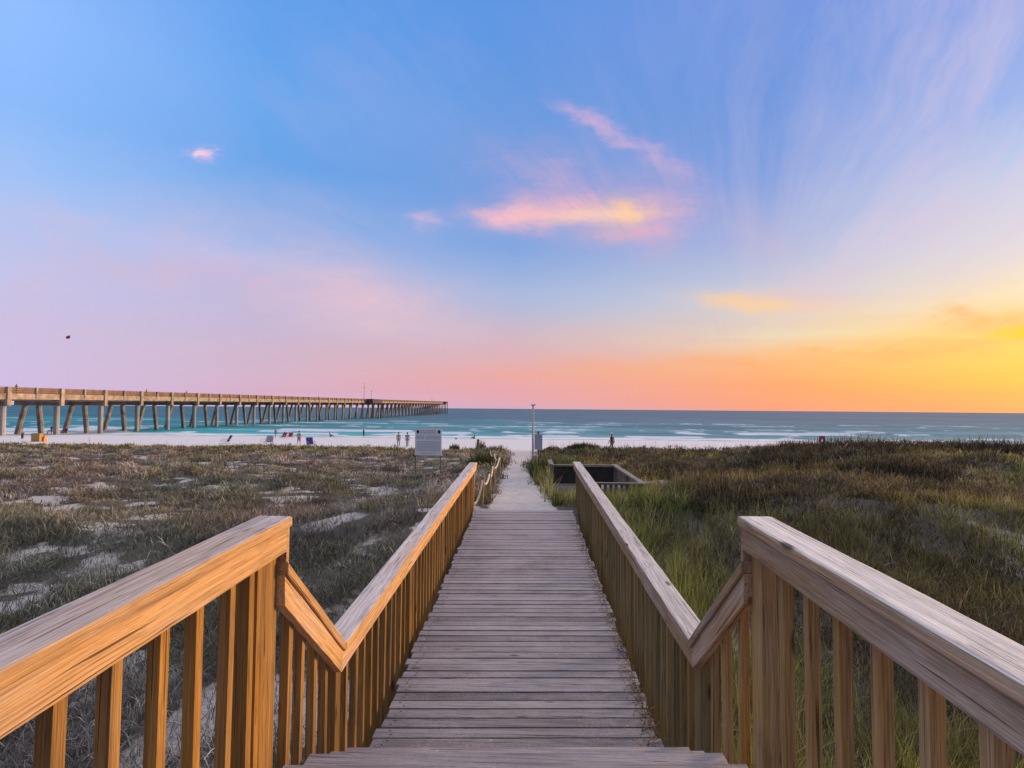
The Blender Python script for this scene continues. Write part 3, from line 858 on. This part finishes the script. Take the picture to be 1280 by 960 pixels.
# ------------------------------------------------------------------ beach things
FR = None
def beach_chair(p, rz, label, colr, group='low beach chairs on the sand', towel=None):
    global FR
    if FR is None: FR = simple('chair_tube',(.45,.45,.47),.4,.1,2)
    m = simple('sling_fabric', colr, .85, .15, 5)
    e = empty('beach_chair', p, rz); e.scale = (1.3,1.3,1.3); tag(e, label, 'beach chair', group)
    bm = bmesh.new(); add_prism(bm, [(-.28,.20),(.30,.26),(.30,.29),(-.28,.23)], -.27,.27); obj('seat', bm, m, e)
    bm = bmesh.new(); add_prism(bm, [(-.27,.215),(-.62,.80),(-.65,.785),(-.305,.20)], -.27,.27); obj('backrest', bm, m, e)
    bm = bmesh.new()
    for s in (-1,1):
        add_tube(bm, [(s*.29,-.66,.84),(s*.29,-.28,.20),(s*.29,.02,.02)], .016, 6)
        add_tube(bm, [(s*.29,.34,.30),(s*.29,.36,.02),(s*.29,-.45,.02),(s*.29,-.30,.22)], .016, 6)
    obj('frame', bm, FR, e)
    for s in (-1,1):
        bm = bmesh.new(); add_box(bm, s*.30-.03,s*.30+.03,-.42,.25,.42,.45,.01); add_tube(bm,[(s*.30,.2,.42),(s*.29,.3,.27)],.013,6); obj('armrest', bm, FR, e)
    if towel:
        bm = bmesh.new(); add_prism(bm, [(-.66,.80),(-.60,.815),(-.30,.32),(-.34,.30)], -.2,.2)
        t = obj('towel', bm, simple('towel_cloth',towel,.9,.1,8)); t.location = p; t.rotation_euler=(0,0,rz)
        tag(t,'white towel hung over the dark blue beach chair','towel')
    return e

def build_beach():
    P = lambda px,py: tuple(hit(px,py))
    person(P(28,549), R(160), 'person in white shirt and dark trousers at far left of the beach', (.75,.72,.74),(.03,.03,.04), pose='stand', long_pants=True)
    # tan storage box with orange bag
    p = hit(46.5,552)
    e = empty('storage_box', p, R(8)); tag(e,'tan wooden storage box standing at the left edge of the dune grass','storage box')
    bw = wood('crate_timber','x',(.45,.28,.10),(.4,.27,.14),.5,.3)
    box('body',(-.5,.5,-.4,.4,0,1.0),bw,e,.02); box('lid',(-.54,.54,-.44,.44,1.002,1.08),bw,e,.02)
    p = hit(54,552)
    e = empty('beach_bag', p, R(-10)); tag(e,'bright orange bag on the sand against the tan box','bag')
    om = simple('orange_cloth',(.80,.33,.10),.8,.2,5)
    bm = bmesh.new(); add_prism(bm,[(-.24,0),(.24,0),(.20,.62),(.12,.72),(-.12,.72),(-.2,.62)],-.38,.38,.06); obj('sack',bm,om,e,smooth=True)
    bm = bmesh.new(); add_tube(bm,[(-.2,0,.70),(-.15,0,.90),(.15,0,.90),(.2,0,.70)],.035,6); obj('handle',bm,simple('dark_strap',(.04,.04,.05)),e)
    beach_chair(P(60,545), R(200), 'dark blue beach chair with white towel under the pier', (.03,.045,.12), towel=(.8,.8,.82))
    person(P(64.5,541), R(190), 'person in black standing behind the dark blue chair under the pier', (.025,.025,.03),(.03,.03,.04), long_pants=True)
    beach_chair(P(73.5,543), R(150), 'maroon beach chair under the pier, left one of the maroon pair', (.14,.02,.045), 'maroon beach chairs under the pier')
    beach_chair(P(79.5,542.5), R(190), 'maroon beach chair under the pier, right one of the maroon pair', (.17,.03,.05), 'maroon beach chairs under the pier')
    person(P(83.5,541.5), R(170), 'person in grey pink top bending over behind the maroon chairs', (.25,.15,.17),(.12,.10,.12), pose='bend')
    person(P(106.5,540), R(0), 'person in dark teal walking by the surf beyond the second pier bay', (.02,.05,.07),(.03,.04,.06), pose='walk', long_pants=True)
    beach_chair(P(281,554.5), R(140), 'navy beach chair alone on sand by the dune edge right of pier bays', (.03,.03,.13))
    beach_chair(P(331,555), R(160), 'pale grey beach chair, left one behind the dune grass', (.33,.31,.40), 'grey beach chairs')
    beach_chair(P(337,555.5), R(200), 'pale grey beach chair, right one behind the dune grass', (.30,.28,.37), 'grey beach chairs')
    person(P(344.5,547), R(60), 'person in grey shorts standing beside the red chairs', (.16,.17,.22),(.12,.13,.18), pose='walk')
    beach_chair(P(353.5,548), R(170), 'red beach chair with a dark seated person in it', (.32,.03,.06))
    p = hit(355,547.5); person((p.x,p.y-.1,p.z), R(170), 'person in dark clothes sitting in the red chair', (.05,.04,.07),(.08,.06,.08), pose='sit')
    beach_chair(P(362.5,548), R(190), 'empty red beach chair beside the seated person', (.40,.04,.09))
    person(P(373.5,557), R(10), 'person in lilac grey shirt standing in front of the red chairs', (.30,.28,.36),(.25,.23,.30), pose='walk')
    beach_chair(P(388.5,558.5), R(215), 'royal blue beach chair behind the dune grass left of the white sign', (.05,.05,.24))
    person(P(413,546.5), R(-60), 'person in black crouching on the sand left of the lone stander', (.02,.02,.035),(.03,.03,.05), pose='sit')
    person(P(454.5,546), R(-20), 'person in slate blue standing alone at the water edge', (.06,.10,.14),(.05,.09,.13), pose='stand', long_pants=True)
    person(P(498,558.5), R(10), 'grey clad person walking behind the dune, left of the pair near the sign', (.28,.26,.31),(.30,.28,.32), pose='walk', long_pants=True)
    person(P(509,559), R(20), 'grey clad person walking behind the dune, right of the pair near the sign', (.25,.24,.29),(.27,.26,.30), pose='walk', long_pants=True)
    person(P(592.5,549.5), R(80), 'person in dark navy sitting on the beach right of the white sign', (.02,.03,.06),(.02,.03,.06), pose='sit')
    # bird
    p = hit(570,550); e = empty('gull', p, R(70)); tag(e,'small dark gull standing on the sand right of the white sign','bird')
    gm = simple('gull_feathers',(.05,.055,.07),.7,.2,8)
    skinned('body', [(0,0,.22),(0,.16,.27),(0,.24,.36),(0,.30,.36),(0,-.2,.22),(.04,0,.10),(.04,0,.01),(-.04,0,.10),(-.04,0,.01)], [(0,1),(1,2),(2,3),(0,4),(0,5),(5,6),(0,7),(7,8)], [.10,.08,.05,.018,.03,.014,.012,.014,.012], gm, e)
    for s in (-1,1):
        bm = bmesh.new(); add_prism(bm,[(.12,.30),(-.05,.33),(-.34,.23),(-.05,.20)], s*.10-.012, s*.10+.012,.006); obj('wing',bm,gm,e)
    # man with the hat
    d = at_depth(765,541,57); z0 = gz(d.x,57)
    z0 = min(z0, d.z-1.55)
    person((d.x,57,gz(d.x,57)), R(60), 'person in black with a pale sun hat behind the dune grass', (.02,.02,.03),(.16,.11,.10), pose='walk', hat=(.72,.58,.56), s=(d.z-gz(d.x,57))/1.76)
    # red warning marker
    Y = 58; d = at_depth(1027.5,545,Y); g = gz(d.x,Y); h = d.z-g
    e = empty('beach_marker', (d.x,Y,g), 0); tag(e,'small red and dark warning marker on a post beyond the right dune','warning sign')
    box('post',(-.07,.07,-.05,.05,-.1,h-.55),W['oldz'],e,.01)
    box('board',(-.30,.30,-.02,.02,h-.33,h),simple('red_paint',(.42,.10,.14),.6,.2,3),e,.01)
    for s in (-1,1): box('hanging_panel',(s*.2-.11,s*.2+.11,-.025,.025,h-.62,h-.335),simple('dark_paint',(.05,.02,.04)),e,.008)
    # timber post near the path
    p = hit(597.5,566); e = empty('wooden_post', p); tag(e,'dark square wooden post standing in grass left of the sand path','post')
    box('shaft',(-.09,.09,-.09,.09,-.2,.95),W['oldz'],e,.01)
    b = bmesh.new(); add_lathe(b,[(.12,.952),(.12,1.0),(.05,1.06),(.01,1.07)]); obj('post_cap',b,W['oldz'],e)

def build_pier_people(top, X0):
    for i,(px,lab,c) in enumerate(((20,'person in black leaning on the pier rail at far left',(.03,.03,.04)),(183,'person in grey at the pier rail left of the other two',(.14,.10,.10)),(233,'person in dark clothes at the pier rail, head well above it',(.03,.02,.04)),(398,'person in brown far along the pier before the tall mast',(.10,.06,.05)))):
        d = ray(px,495); Y = -95.75*d.y/d.x; d = at_depth(px,495,Y)
        person((d.x,Y,top(Y)-1.14), R(-90), lab, c, (.05,.05,.07), pose='stand', long_pants=True)

# ------------------------------------------------------------------ sign, shower, rope fence, enclosure
def build_furniture():
    white = simple('sign_white', (.90,.90,.91), .5, .06, 3); ink = simple('sign_ink', (.56,.58,.63), .7, .1, 8); ink2 = simple('sign_symbol', (.02,.04,.06), .6, .1, 8)
    Y = 22.; c = at_depth(535.5,552.5,Y); wid = 33.5/FPX*Y; hei = 33.5/FPX*Y
    g = gz(c.x,Y)
    e = empty('beach_notice_sign', (c.x,Y,g)); tag(e,'square white beach rules notice board on thin posts in the left dune','notice sign')
    zc = c.z-g
    box('board',(-wid/2,wid/2,-.012,.012,zc-hei/2,zc+hei/2),white,e,.004)
    for x in (-wid/2+.02,wid/2-.04): box('post',(x-.022,x+.022,.014,.058,-.2,zc+hei/2-.02),W['oldz'],e,.004)
    def lines(z0,z1,x0,x1,rows,name):
        bm = bmesh.new()
        rh = (z1-z0)/rows
        for r_ in range(rows):
            zz = z1-rh*(r_+.5); x = x0
            while x < x1-.02:
                w = random.uniform(.025,.09); w = min(w,x1-x)
                add_box(bm,x,x+w,-.0165,-.0125,zz-rh*.31,zz+rh*.31); x += w+.016
        obj(name,bm,ink,e)
    T = zc+hei/2
    lines(T-.20,T-.05,-.31,.29,2,'heading_text')
    lines(T-.42,T-.26,-.46,-.16,3,'rule_text'); lines(T-.42,T-.26,-.11,.47,3,'rule_text')
    lines(T-.88,T-.48,-.45,.47,7,'rule_text'); lines(T-.98,T-.92,-.30,.27,1,'footer_text')
    for s in (-1,1):
        bm = bmesh.new(); b = bmesh.new()
        add_prism(bm,[(-.0165,T-.06),(-.0125,T-.06),(-.0125,T-.19),(-.0165,T-.19)],s*.41-.035,s*.41+.035)
        add_prism(bm,[(-.0168,T-.10),(-.0124,T-.10),(-.0124,T-.15),(-.0168,T-.15)],s*.41-.055,s*.41+.055)
        b.free(); obj('symbol',bm,ink2,e)
    # shower pole
    Y = 26.; c = at_depth(666.5,505,Y); g = gz(c.x,Y)
    steel = simple('galvanised', (.42,.44,.48), .45, .15, 3)
    e = empty('shower_post', (c.x,Y,g)); tag(e,'tall thin grey beach shower post at the right edge of the path','shower post')
    bm = bmesh.new(); add_tube(bm,[(0,0,-.2),(0,0,c.z-g-.06)],.048,10); obj('pole',bm,steel,e,smooth=True)
    bm = bmesh.new(); add_tube(bm,[(-.11,0,c.z-g-.03),(0,0,c.z-g-.06),(.11,-.02,c.z-g-.02)],[.022,.05,.022],8); obj('shower_head',bm,steel,e,smooth=True)
    # panel beside it
    Y = 25.6; c = at_depth(673,552.5,Y); g = gz(c.x,Y); w = 10/FPX*Y; h = 19/FPX*Y
    e = empty('information_panel', (c.x,Y,g)); tag(e,'blue grey upright panel on a post just right of the shower post','panel')
    box('board',(-w/2,w/2,-.03,.03,c.z-g-h/2,c.z-g+h/2),simple('panel_grey',(.40,.45,.53),.6,.1,3),e,.01)
    box('post',(-.045,.045,.032,.11,-.2,c.z-g+h/2+.13),W['oldz'],e,.008)
    c2 = at_depth(669.2,568,25.2); g2 = gz(c2.x,25.2)
    e = empty('foot_wash', (c2.x,25.2,g2)); tag(e,'small pale foot wash pedestal below the panel beside the path','foot wash')
    bm = bmesh.new(); add_lathe(bm,[(.12,-.1),(.10,.1),(.085,.45),(.13,.50),(.13,.54),(.05,.55)]); obj('pedestal',bm,simple('pale_stone',(.55,.52,.44),.8,.15,4),e,smooth=True)
    bm = bmesh.new(); add_tube(bm,[(0,0,.54),(0,0,.64),(0,-.09,.65)],.018,6); obj('tap',bm,steel,e)
    # rope fence along the path
    e = empty('rope_fence', (-.82,14,gz(-.82,14))); tag(e,'leaning wooden posts with sagging white rope along the left edge of path','rope fence')
    inv = Matrix.Translation((.82,-14,-gz(-.82,14)))
    pts = [(-.90,11.0),(-.86,12.6),(-.83,14.4),(-.86,17.),(-1.15,20.5),(-1.6,24.5)]
    tops = []
    pw = wood('fence_timber','z',(.34,.25,.14),(.34,.29,.22),.5,.4)
    for i,(x,y) in enumerate(pts):
        g = gz(x,y); hh = .55+.12*random.random()+(.12 if i > 2 else 0)
        lx,ly = random.uniform(-.06,.06),random.uniform(-.05,.05)
        bm = bmesh.new(); add_tube(bm,[(x,y,g-.2),(x+lx,y+ly,g+hh)],[.05,.044],8)
        o = obj('post',bm,pw,e); o.matrix_parent_inverse = inv
        tops.append(Vector((x+lx,y+ly-.02,g+hh-.06)))
    tops = [Vector((-1.0,10.58,-1.75))]+tops
    rp = simple('rope_fibre',(.55,.50,.40),.9,.2,30)
    for a,b in zip(tops[:-1],tops[1:]):
        L = [a.lerp(b,t)-Vector((0,0,.15*4*t*(1-t))) for t in np.linspace(0,1,9)]
        bm = bmesh.new(); add_tube(bm,L,.021,6); o = obj('rope',bm,rp,e,smooth=True); o.matrix_parent_inverse = inv
    # railed enclosure right of the walkway
    zt = -1.58
    e = empty('railed_platform', (1.6,14.4,-2.6)); tag(e,'old dark timber platform with low grey rails right of the walkway','platform')
    inv = Matrix.Translation((-1.6,-14.4,2.6))
    ad = lambda o: setattr(o,'matrix_parent_inverse',inv) or o
    x0,x1,y0,y1 = .80,2.50,12.45,16.4
    ad(box('handrail',(x0+.3,x1+.08,y0-.07,y0+.07,zt-.04,zt),W['old'],e,.006))
    ad(box('handrail',(x0-.1,x1-.072,y1-.07,y1+.07,zt-.04,zt),W['old'],e,.006))
    ad(box('handrail',(x1-.07,x1+.07,y0+.072,y1+.3,zt-.04,zt),W['oldy'],e,.006))
    ad(box('handrail',(x0-.17,x0-.04,y1+.072,y1+1.6,zt-.04,zt),W['oldy'],e,.006))
    for x,y in ((x0-.1,y1+.02),(x1,y0),(x1,y1),(x0+.5,y0),(x1,(y0+y1)/2),(x0-.1,y1+1.5)):
        ad(box('post',(x-.045,x+.045,y-.045,y+.045,-3.0,zt-.042),W['oldz'],e,.005))
    for i in range(11):
        x = x0+.42+i*.118; ad(box('picket',(x-.03,x+.03,y0+.01,y0+.035,-2.35,zt-.05),W['oldz'],e,.003))
    for i in range(13):
        y = y0+.2+i*.295; ad(box('picket',(x1+.01,x1+.035,y-.045,y+.045,-2.5,zt-.05),W['oldz'],e,.003))
    dk = simple('dark_boards',(.045,.038,.032),.9,.35,6)
    ad(box('back_boards',(x0-.05,x1-.05,y1-.03,y1-.005,-2.6,zt-.06),dk,e,.003))
    ad(box('floor',(x0,x1-.06,y0+.1,y1-.05,-2.55,-2.48),dk,e,.005))

# ------------------------------------------------------------------ sky
def build_world():
    w = bpy.data.worlds.new('World'); SC.world = w; w.use_nodes = True
    n = NT(w.node_tree); n.n.clear()
    out = n.new('ShaderNodeOutputWorld')
    g = n.new('ShaderNodeTexCoord').outputs['Generated']
    sp = n.new('ShaderNodeSeparateXYZ'); n.put(sp.inputs[0], g)
    X,Y,Z = sp.outputs
    el = n.m('ARCSINE', Z); az = n.m('ARCTAN2', X, Y)
    cols = [
     (0,   [(0,(146,190,255)),(120,(140,186,250)),(240,(163,196,246)),(330,(192,196,236)),(400,(202,191,226)),(480,(207,190,228)),(504,(208,186,222))]),
     (320, [(0,(92,158,236)),(120,(106,166,236)),(200,(104,164,232)),(260,(132,174,232)),(320,(172,186,230)),(370,(192,184,218)),(430,(203,182,208)),(480,(214,176,198)),(506,(212,172,205))]),
     (640, [(0,(92,148,226)),(150,(106,154,222)),(240,(116,155,220)),(310,(128,164,222)),(370,(168,184,220)),(420,(200,182,198)),(470,(232,166,164)),(498,(228,164,176)),(510,(214,170,190))]),
     (960, [(0,(112,148,222)),(120,(112,150,220)),(220,(128,158,220)),(300,(166,178,220)),(370,(200,202,216)),(420,(235,216,184)),(450,(250,188,130)),(480,(252,166,110)),(511,(246,160,130))]),
     (1280,[(0,(134,162,230)),(120,(156,180,234)),(220,(196,206,232)),(300,(222,218,222)),(370,(250,228,184)),(420,(255,218,110)),(460,(255,202,88)),(490,(255,184,90)),(514,(252,168,110))]),
    ]
    ef = n.m('DIVIDE', el, R(50), clamp=True)
    ZEN = (84,130,205)
    def column(c):
        px, st = c
        stops = []
        for py,rgb in st:
            d = ray(px,py); stops.append((max(0,math.asin(d.z)/R(50)), lin(rgb)))
        stops.append((1.0, tuple(.5*a+.5*b for a,b in zip(lin(ZEN), lin(st[0][1])))))
        stops.sort(key=lambda s:s[0])
        return math.atan2(ray(px,505).x, ray(px,505).y), n.ramp(ef, stops)
    L = [column(c) for c in cols]
    c = L[0][1]
    for (a0,_),(a1,cc) in zip(L[:-1],L[1:]): c = n.mix(n.mr(az,a0,a1), c, cc)
    # around to the back of the camera
    c = n.mix(n.mr(az,R(75),R(140)), c, L[0][1])
    back = n.mr(n.m('ABSOLUTE',az), R(60), R(115), 1., .40)
    bk = n.new('ShaderNodeVectorMath', operation='SCALE'); n.put(bk.inputs[0],c); n.put(bk.inputs['Scale'],back); c = bk.outputs[0]
    c = n.mix(n.mr(el,R(40),R(66),0,1,smooth=True), c, (1.34,1.27,1.30))      # invented bright sky overhead, out of view, added to light level surfaces
    # ---- clouds (gnomonic coordinates around the walkway direction)
    yc = n.m('MAXIMUM', Y, .08)
    front = n.mr(Y,.1,.25)
    u = n.m('DIVIDE', X, yc); v = n.m('DIVIDE', Z, yc)
    cu = n.new('ShaderNodeCombineXYZ'); n.put(cu.inputs[0],u); n.put(cu.inputs[1],v); uv = cu.outputs[0]
    n1 = n.noise(n.mapping(uv,(6,14,1)),1.,6,.68); n2 = n.noise(n.mapping(uv,(6,12,1),loc=(7,3,1)),1.,6,.68)
    fine = n.noise(n.mapping(uv,(9,30,1),rot=(0,0,R(-6))),1.,6,.62,.4)
    ud = n.m('ADD', u, n.m('MULTIPLY', n.m('SUBTRACT',n1,.5), .20)); vd = n.m('ADD', v, n.m('MULTIPLY', n.m('SUBTRACT',n2,.5), .055))
    def UV(px,py):
        d = ray(px,py); return d.x/d.y, d.z/d.y
    def cloud(c, px, py, rx, ry, rot, rgb, op, tex=.6, soft=1.0):
        cu_,cv_ = UV(px,py); a = R(rot); ca,sa = math.cos(a),math.sin(a)
        du = n.m('SUBTRACT', ud, cu_); dv = n.m('SUBTRACT', vd, cv_)
        p = n.m('DIVIDE', n.m('ADD', n.m('MULTIPLY',du,ca), n.m('MULTIPLY',dv,sa)), 1.3*rx/FPX)
        q = n.m('DIVIDE', n.m('SUBTRACT', n.m('MULTIPLY',dv,ca), n.m('MULTIPLY',du,sa)), 1.3*ry/FPX)
        r2 = n.m('ADD', n.m('MULTIPLY',p,p), n.m('MULTIPLY',q,q))
        f = n.m('POWER', 2.718, n.m('MULTIPLY', r2, -2.5))
        f = n.m('MULTIPLY', f, n.m('MULTIPLY', n.mr(fine,.32,.66,1-tex,1.), n.mr(rad2,.36,.6,1-tex*.7,1.)))
        f = n.m('MULTIPLY', n.m('MULTIPLY', f, op), front)
        return n.mix(f, c, lin(rgb))
    # wide veils first
    u0,v0 = UV(930,500)
    pu = n.m('SUBTRACT',u,u0); pv = n.m('SUBTRACT',v,v0)
    th_ = n.m('ARCTAN2', pv, pu); rr_ = n.m('SQRT', n.m('ADD', n.m('MULTIPLY',pu,pu), n.m('MULTIPLY',pv,pv)))
    wob = n.noise(n.mapping(uv,(3,3,1)),1.,4,.55)
    pc = n.new('ShaderNodeCombineXYZ'); n.put(pc.inputs[0], n.m('ADD', n.m('MULTIPLY',th_,5.0), n.m('MULTIPLY',wob,1.1))); n.put(pc.inputs[1], n.m('MULTIPLY',rr_,1.7))
    rad1 = n.noise(pc.outputs[0],1.,7,.62,.3)
    pc2 = n.new('ShaderNodeCombineXYZ'); n.put(pc2.inputs[0], n.m('ADD', n.m('MULTIPLY',th_,16.0), n.m('MULTIPLY',wob,3.))); n.put(pc2.inputs[1], n.m('MULTIPLY',rr_,3.2))
    rad2 = n.noise(pc2.outputs[0],1.,6,.65,.4)
    big = n.noise(n.mapping(uv,(2.1,2.6,1),loc=(4.3,1.7,0)),1.,4,.55)
    cir = n.m('MULTIPLY', n.mr(n.m('ADD', n.m('MULTIPLY',rad1,.6), n.m('MULTIPLY',rad2,.4)), .44,.66), n.mr(big,.36,.62))
    rgt = n.m('MULTIPLY', n.mr(u,.28,.62,.13,.55), n.m('MULTIPLY', n.mr(rr_,.16,.42), n.mr(v,.08,.30)))
    ccol = n.mix(n.mr(v,.1,.5), n.mix(n.mr(u,0,.8), lin((236,190,200)), lin((250,214,190))), lin((206,190,224)))
    c = n.mix(n.m('MULTIPLY', n.m('MULTIPLY',cir,rgt), front), c, ccol)
    hazy = n.m('MULTIPLY', n.mr(rad1,.40,.62), n.m('MULTIPLY', n.mr(u,.25,.75), n.mr(v,.15,.3)))
    c = n.mix(n.m('MULTIPLY', n.m('MULTIPLY', hazy, .42), front), c, lin((214,202,226)))
    lft_ = n.m('MULTIPLY', n.mr(rad1,.44,.60), n.m('MULTIPLY', n.mr(u,-.15,-.45), n.m('MULTIPLY', n.mr(v,.42,.28), n.mr(v,.05,.14))))
    c = n.mix(n.m('MULTIPLY', n.m('MULTIPLY', lft_, .38), front), c, lin((218,188,206)))
    lowb = n.noise(n.mapping(uv,(1.5,26,1),loc=(1,8,0)),1.,5,.6,.4)
    c = n.mix(n.m('MULTIPLY', n.m('MULTIPLY', n.mr(lowb,.45,.68), n.mr(v,.0,.26,.5,.0)), front), c, n.mix(n.mr(u,-.3,.55), lin((212,186,214)), lin((250,160,110))))
    for a in (
        (450,374,140,44,-13,(242,198,200),.95,.55),
        (290,350,260,26,-7,(208,182,210),.7,.6),(200,300,200,18,-14,(206,192,226),.6,.6),
        (700,230,110,52,-18,(204,172,206),.75,.55),
        (822,270,52,48,20,(222,176,200),.95,.4),
        (780,292,60,16,8,(226,176,192),.8,.4),
        (705,264,100,24,2,(246,182,192),.95,.45),
        (778,264,34,21,4,(255,204,150),1.0,.12),(735,268,70,13,3,(255,208,184),.95,.25),(638,272,40,14,6,(252,194,198),.85,.4),
        (640,270,60,13,3,(252,190,196),.8,.4),
        (785,180,85,14,-33,(216,178,212),.85,.5),(740,150,40,10,-30,(214,176,214),.7,.5),
        (850,225,90,26,-30,(178,168,214),.5,.5),
        (259,194,19,8,-16,(248,196,222),1.0,.4),(256,191,9,5,-10,(255,212,228),.9,.1),
        (528,272,25,13,-8,(236,190,212),.9,.5),
        (960,377,100,15,-2,(255,204,152),1.0,.45),
        (950,378,70,9,-2,(255,210,140),.85,.3),
        (1010,360,90,30,6,(226,196,204),.6,.6),
        (820,420,140,26,4,(212,178,186),.6,.7),
        (1240,400,110,26,4,(250,176,96),.9,.6),
        (1196,392,30,14,0,(240,176,110),.8,.5),
        (1275,417,40,9,8,(255,206,20),1.0,.25),
        (1120,290,150,30,36,(216,200,222),.6,.6),
        (1175,180,140,26,50,(196,186,226),.4,.5),
        (950,300,40,50,60,(206,180,206),.45,.6),
        (870,455,330,16,2,(250,165,120),.6,.8),
        (560,440,300,22,0,(224,176,186),.55,.8),
        (1100,440,220,14,3,(255,176,96),.6,.8)):
        c = cloud(c, *a)
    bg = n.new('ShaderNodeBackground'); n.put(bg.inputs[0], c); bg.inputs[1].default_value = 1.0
    sky = n.new('ShaderNodeTexSky', sky_type='NISHITA'); sky.sun_disc = False
    sky.sun_elevation = R(5); sky.sun_rotation = R(52)
    bg2 = n.new('ShaderNodeBackground'); n.put(bg2.inputs[0], sky.outputs[0]); bg2.inputs[1].default_value = .006
    add = n.new('ShaderNodeAddShader'); n.l.new(bg.outputs[0],add.inputs[0]); n.l.new(bg2.outputs[0],add.inputs[1])
    n.l.new(add.outputs[0], out.inputs[0])
    sd = bpy.data.lights.new('sun','SUN'); so = bpy.data.objects.new('sun', sd); COL.objects.link(so)
    sd.energy = 4.6; sd.angle = R(13); sd.color = (1.0,.62,.30)
    azs, els = R(56), R(7)
    d = Vector((math.sin(azs)*math.cos(els), math.cos(azs)*math.cos(els), math.sin(els)))
    so.rotation_euler = d.to_track_quat('Z','Y').to_euler(); so.location = (30,20,15)

# ------------------------------------------------------------------ build
SC.render.engine = 'CYCLES'
SC.view_settings.view_transform = 'Standard'; SC.view_settings.look = 'None'; SC.view_settings.exposure = 0
SC.cycles.use_denoising = True
SC.cycles.max_bounces = 6
woods()
build_world()
build_terrain()
build_sea()
build_boardwalk()
top, PX0 = build_pier()
build_furniture()
build_beach()
build_pier_people(top, PX0)
build_vegetation()
def hitc(px,py): p = hit(px,py); return p.x,p.y
for px,py,rad,h,n_,base,lab in (
    (684,632,.30,.62,260,GREEN*.8,'green grass clump at the boardwalk end right of the path'),
    (690,597,.95,1.0,1500,DKG*1.5,'dark green grass mound right of the path below the shower post'),
    (672,588,.6,.55,600,DKG*1.5,'low dark grass tongue reaching into the path from the right'),
    (612,628,.35,.5,260,OLIVE*1.1,'olive grass clump around the rope fence at the boardwalk end'),
    (607,585,.8,.95,900,GREEN*.7,'tall grass clump behind the rope fence left of the path'),
    (568,562,.55,.85,220,OLIVE*.8,'upright grass clump on the dune right of the white sign'),
    (601,562,.5,1.25,160,OLIVE*.9,'tall thin grass clump beside the dark wooden post'),
    (985,562,1.0,1.0,420,OLIVE,'bushy grass clump on the right dune crest')):
    x,y = hitc(px,py)
    clump('grass_clump', x, y, rad, h, n_, base, lab)

for px,py,rad,h,n_,lab in (
    (1050,566,4.2,1.0,3400,'broad dark brown bush on the right dune crest below the red marker'),
    (1235,567,3.0,1.05,2600,'dark bush on the dune crest at the far right'),
    (1130,566,2.0,.55,900,'smaller dark bush between the two broad crest bushes on the right'),
    (880,628,1.3,.6,1500,'dark twiggy bush in the right dune behind the green grass'),
    (960,585,1.6,.8,1500,'rounded dark bush in the right dune midway to the crest, left of the red marker'),
    (1120,592,1.7,.75,1600,'rounded dark bush in the right dune below the crest, right of the red marker'),
    (1180,625,1.1,.5,1300,'low dark bush in the right dune above the grey handrail'),
    (1010,612,1.0,.5,1200,'small dark bush in the right dune just behind the grey railing end'),
    (730,562,1.4,.8,1200,'dark bush on the dune behind the railed platform, left of the person in black'),
    (845,590,1.5,.55,1300,'dark bush behind the railed platform, nearest to the walkway')):
    x,y = hitc(px,py)
    clump('dune_bush', x, y, rad, h, n_, DARK*1.5, lab, 'bush')
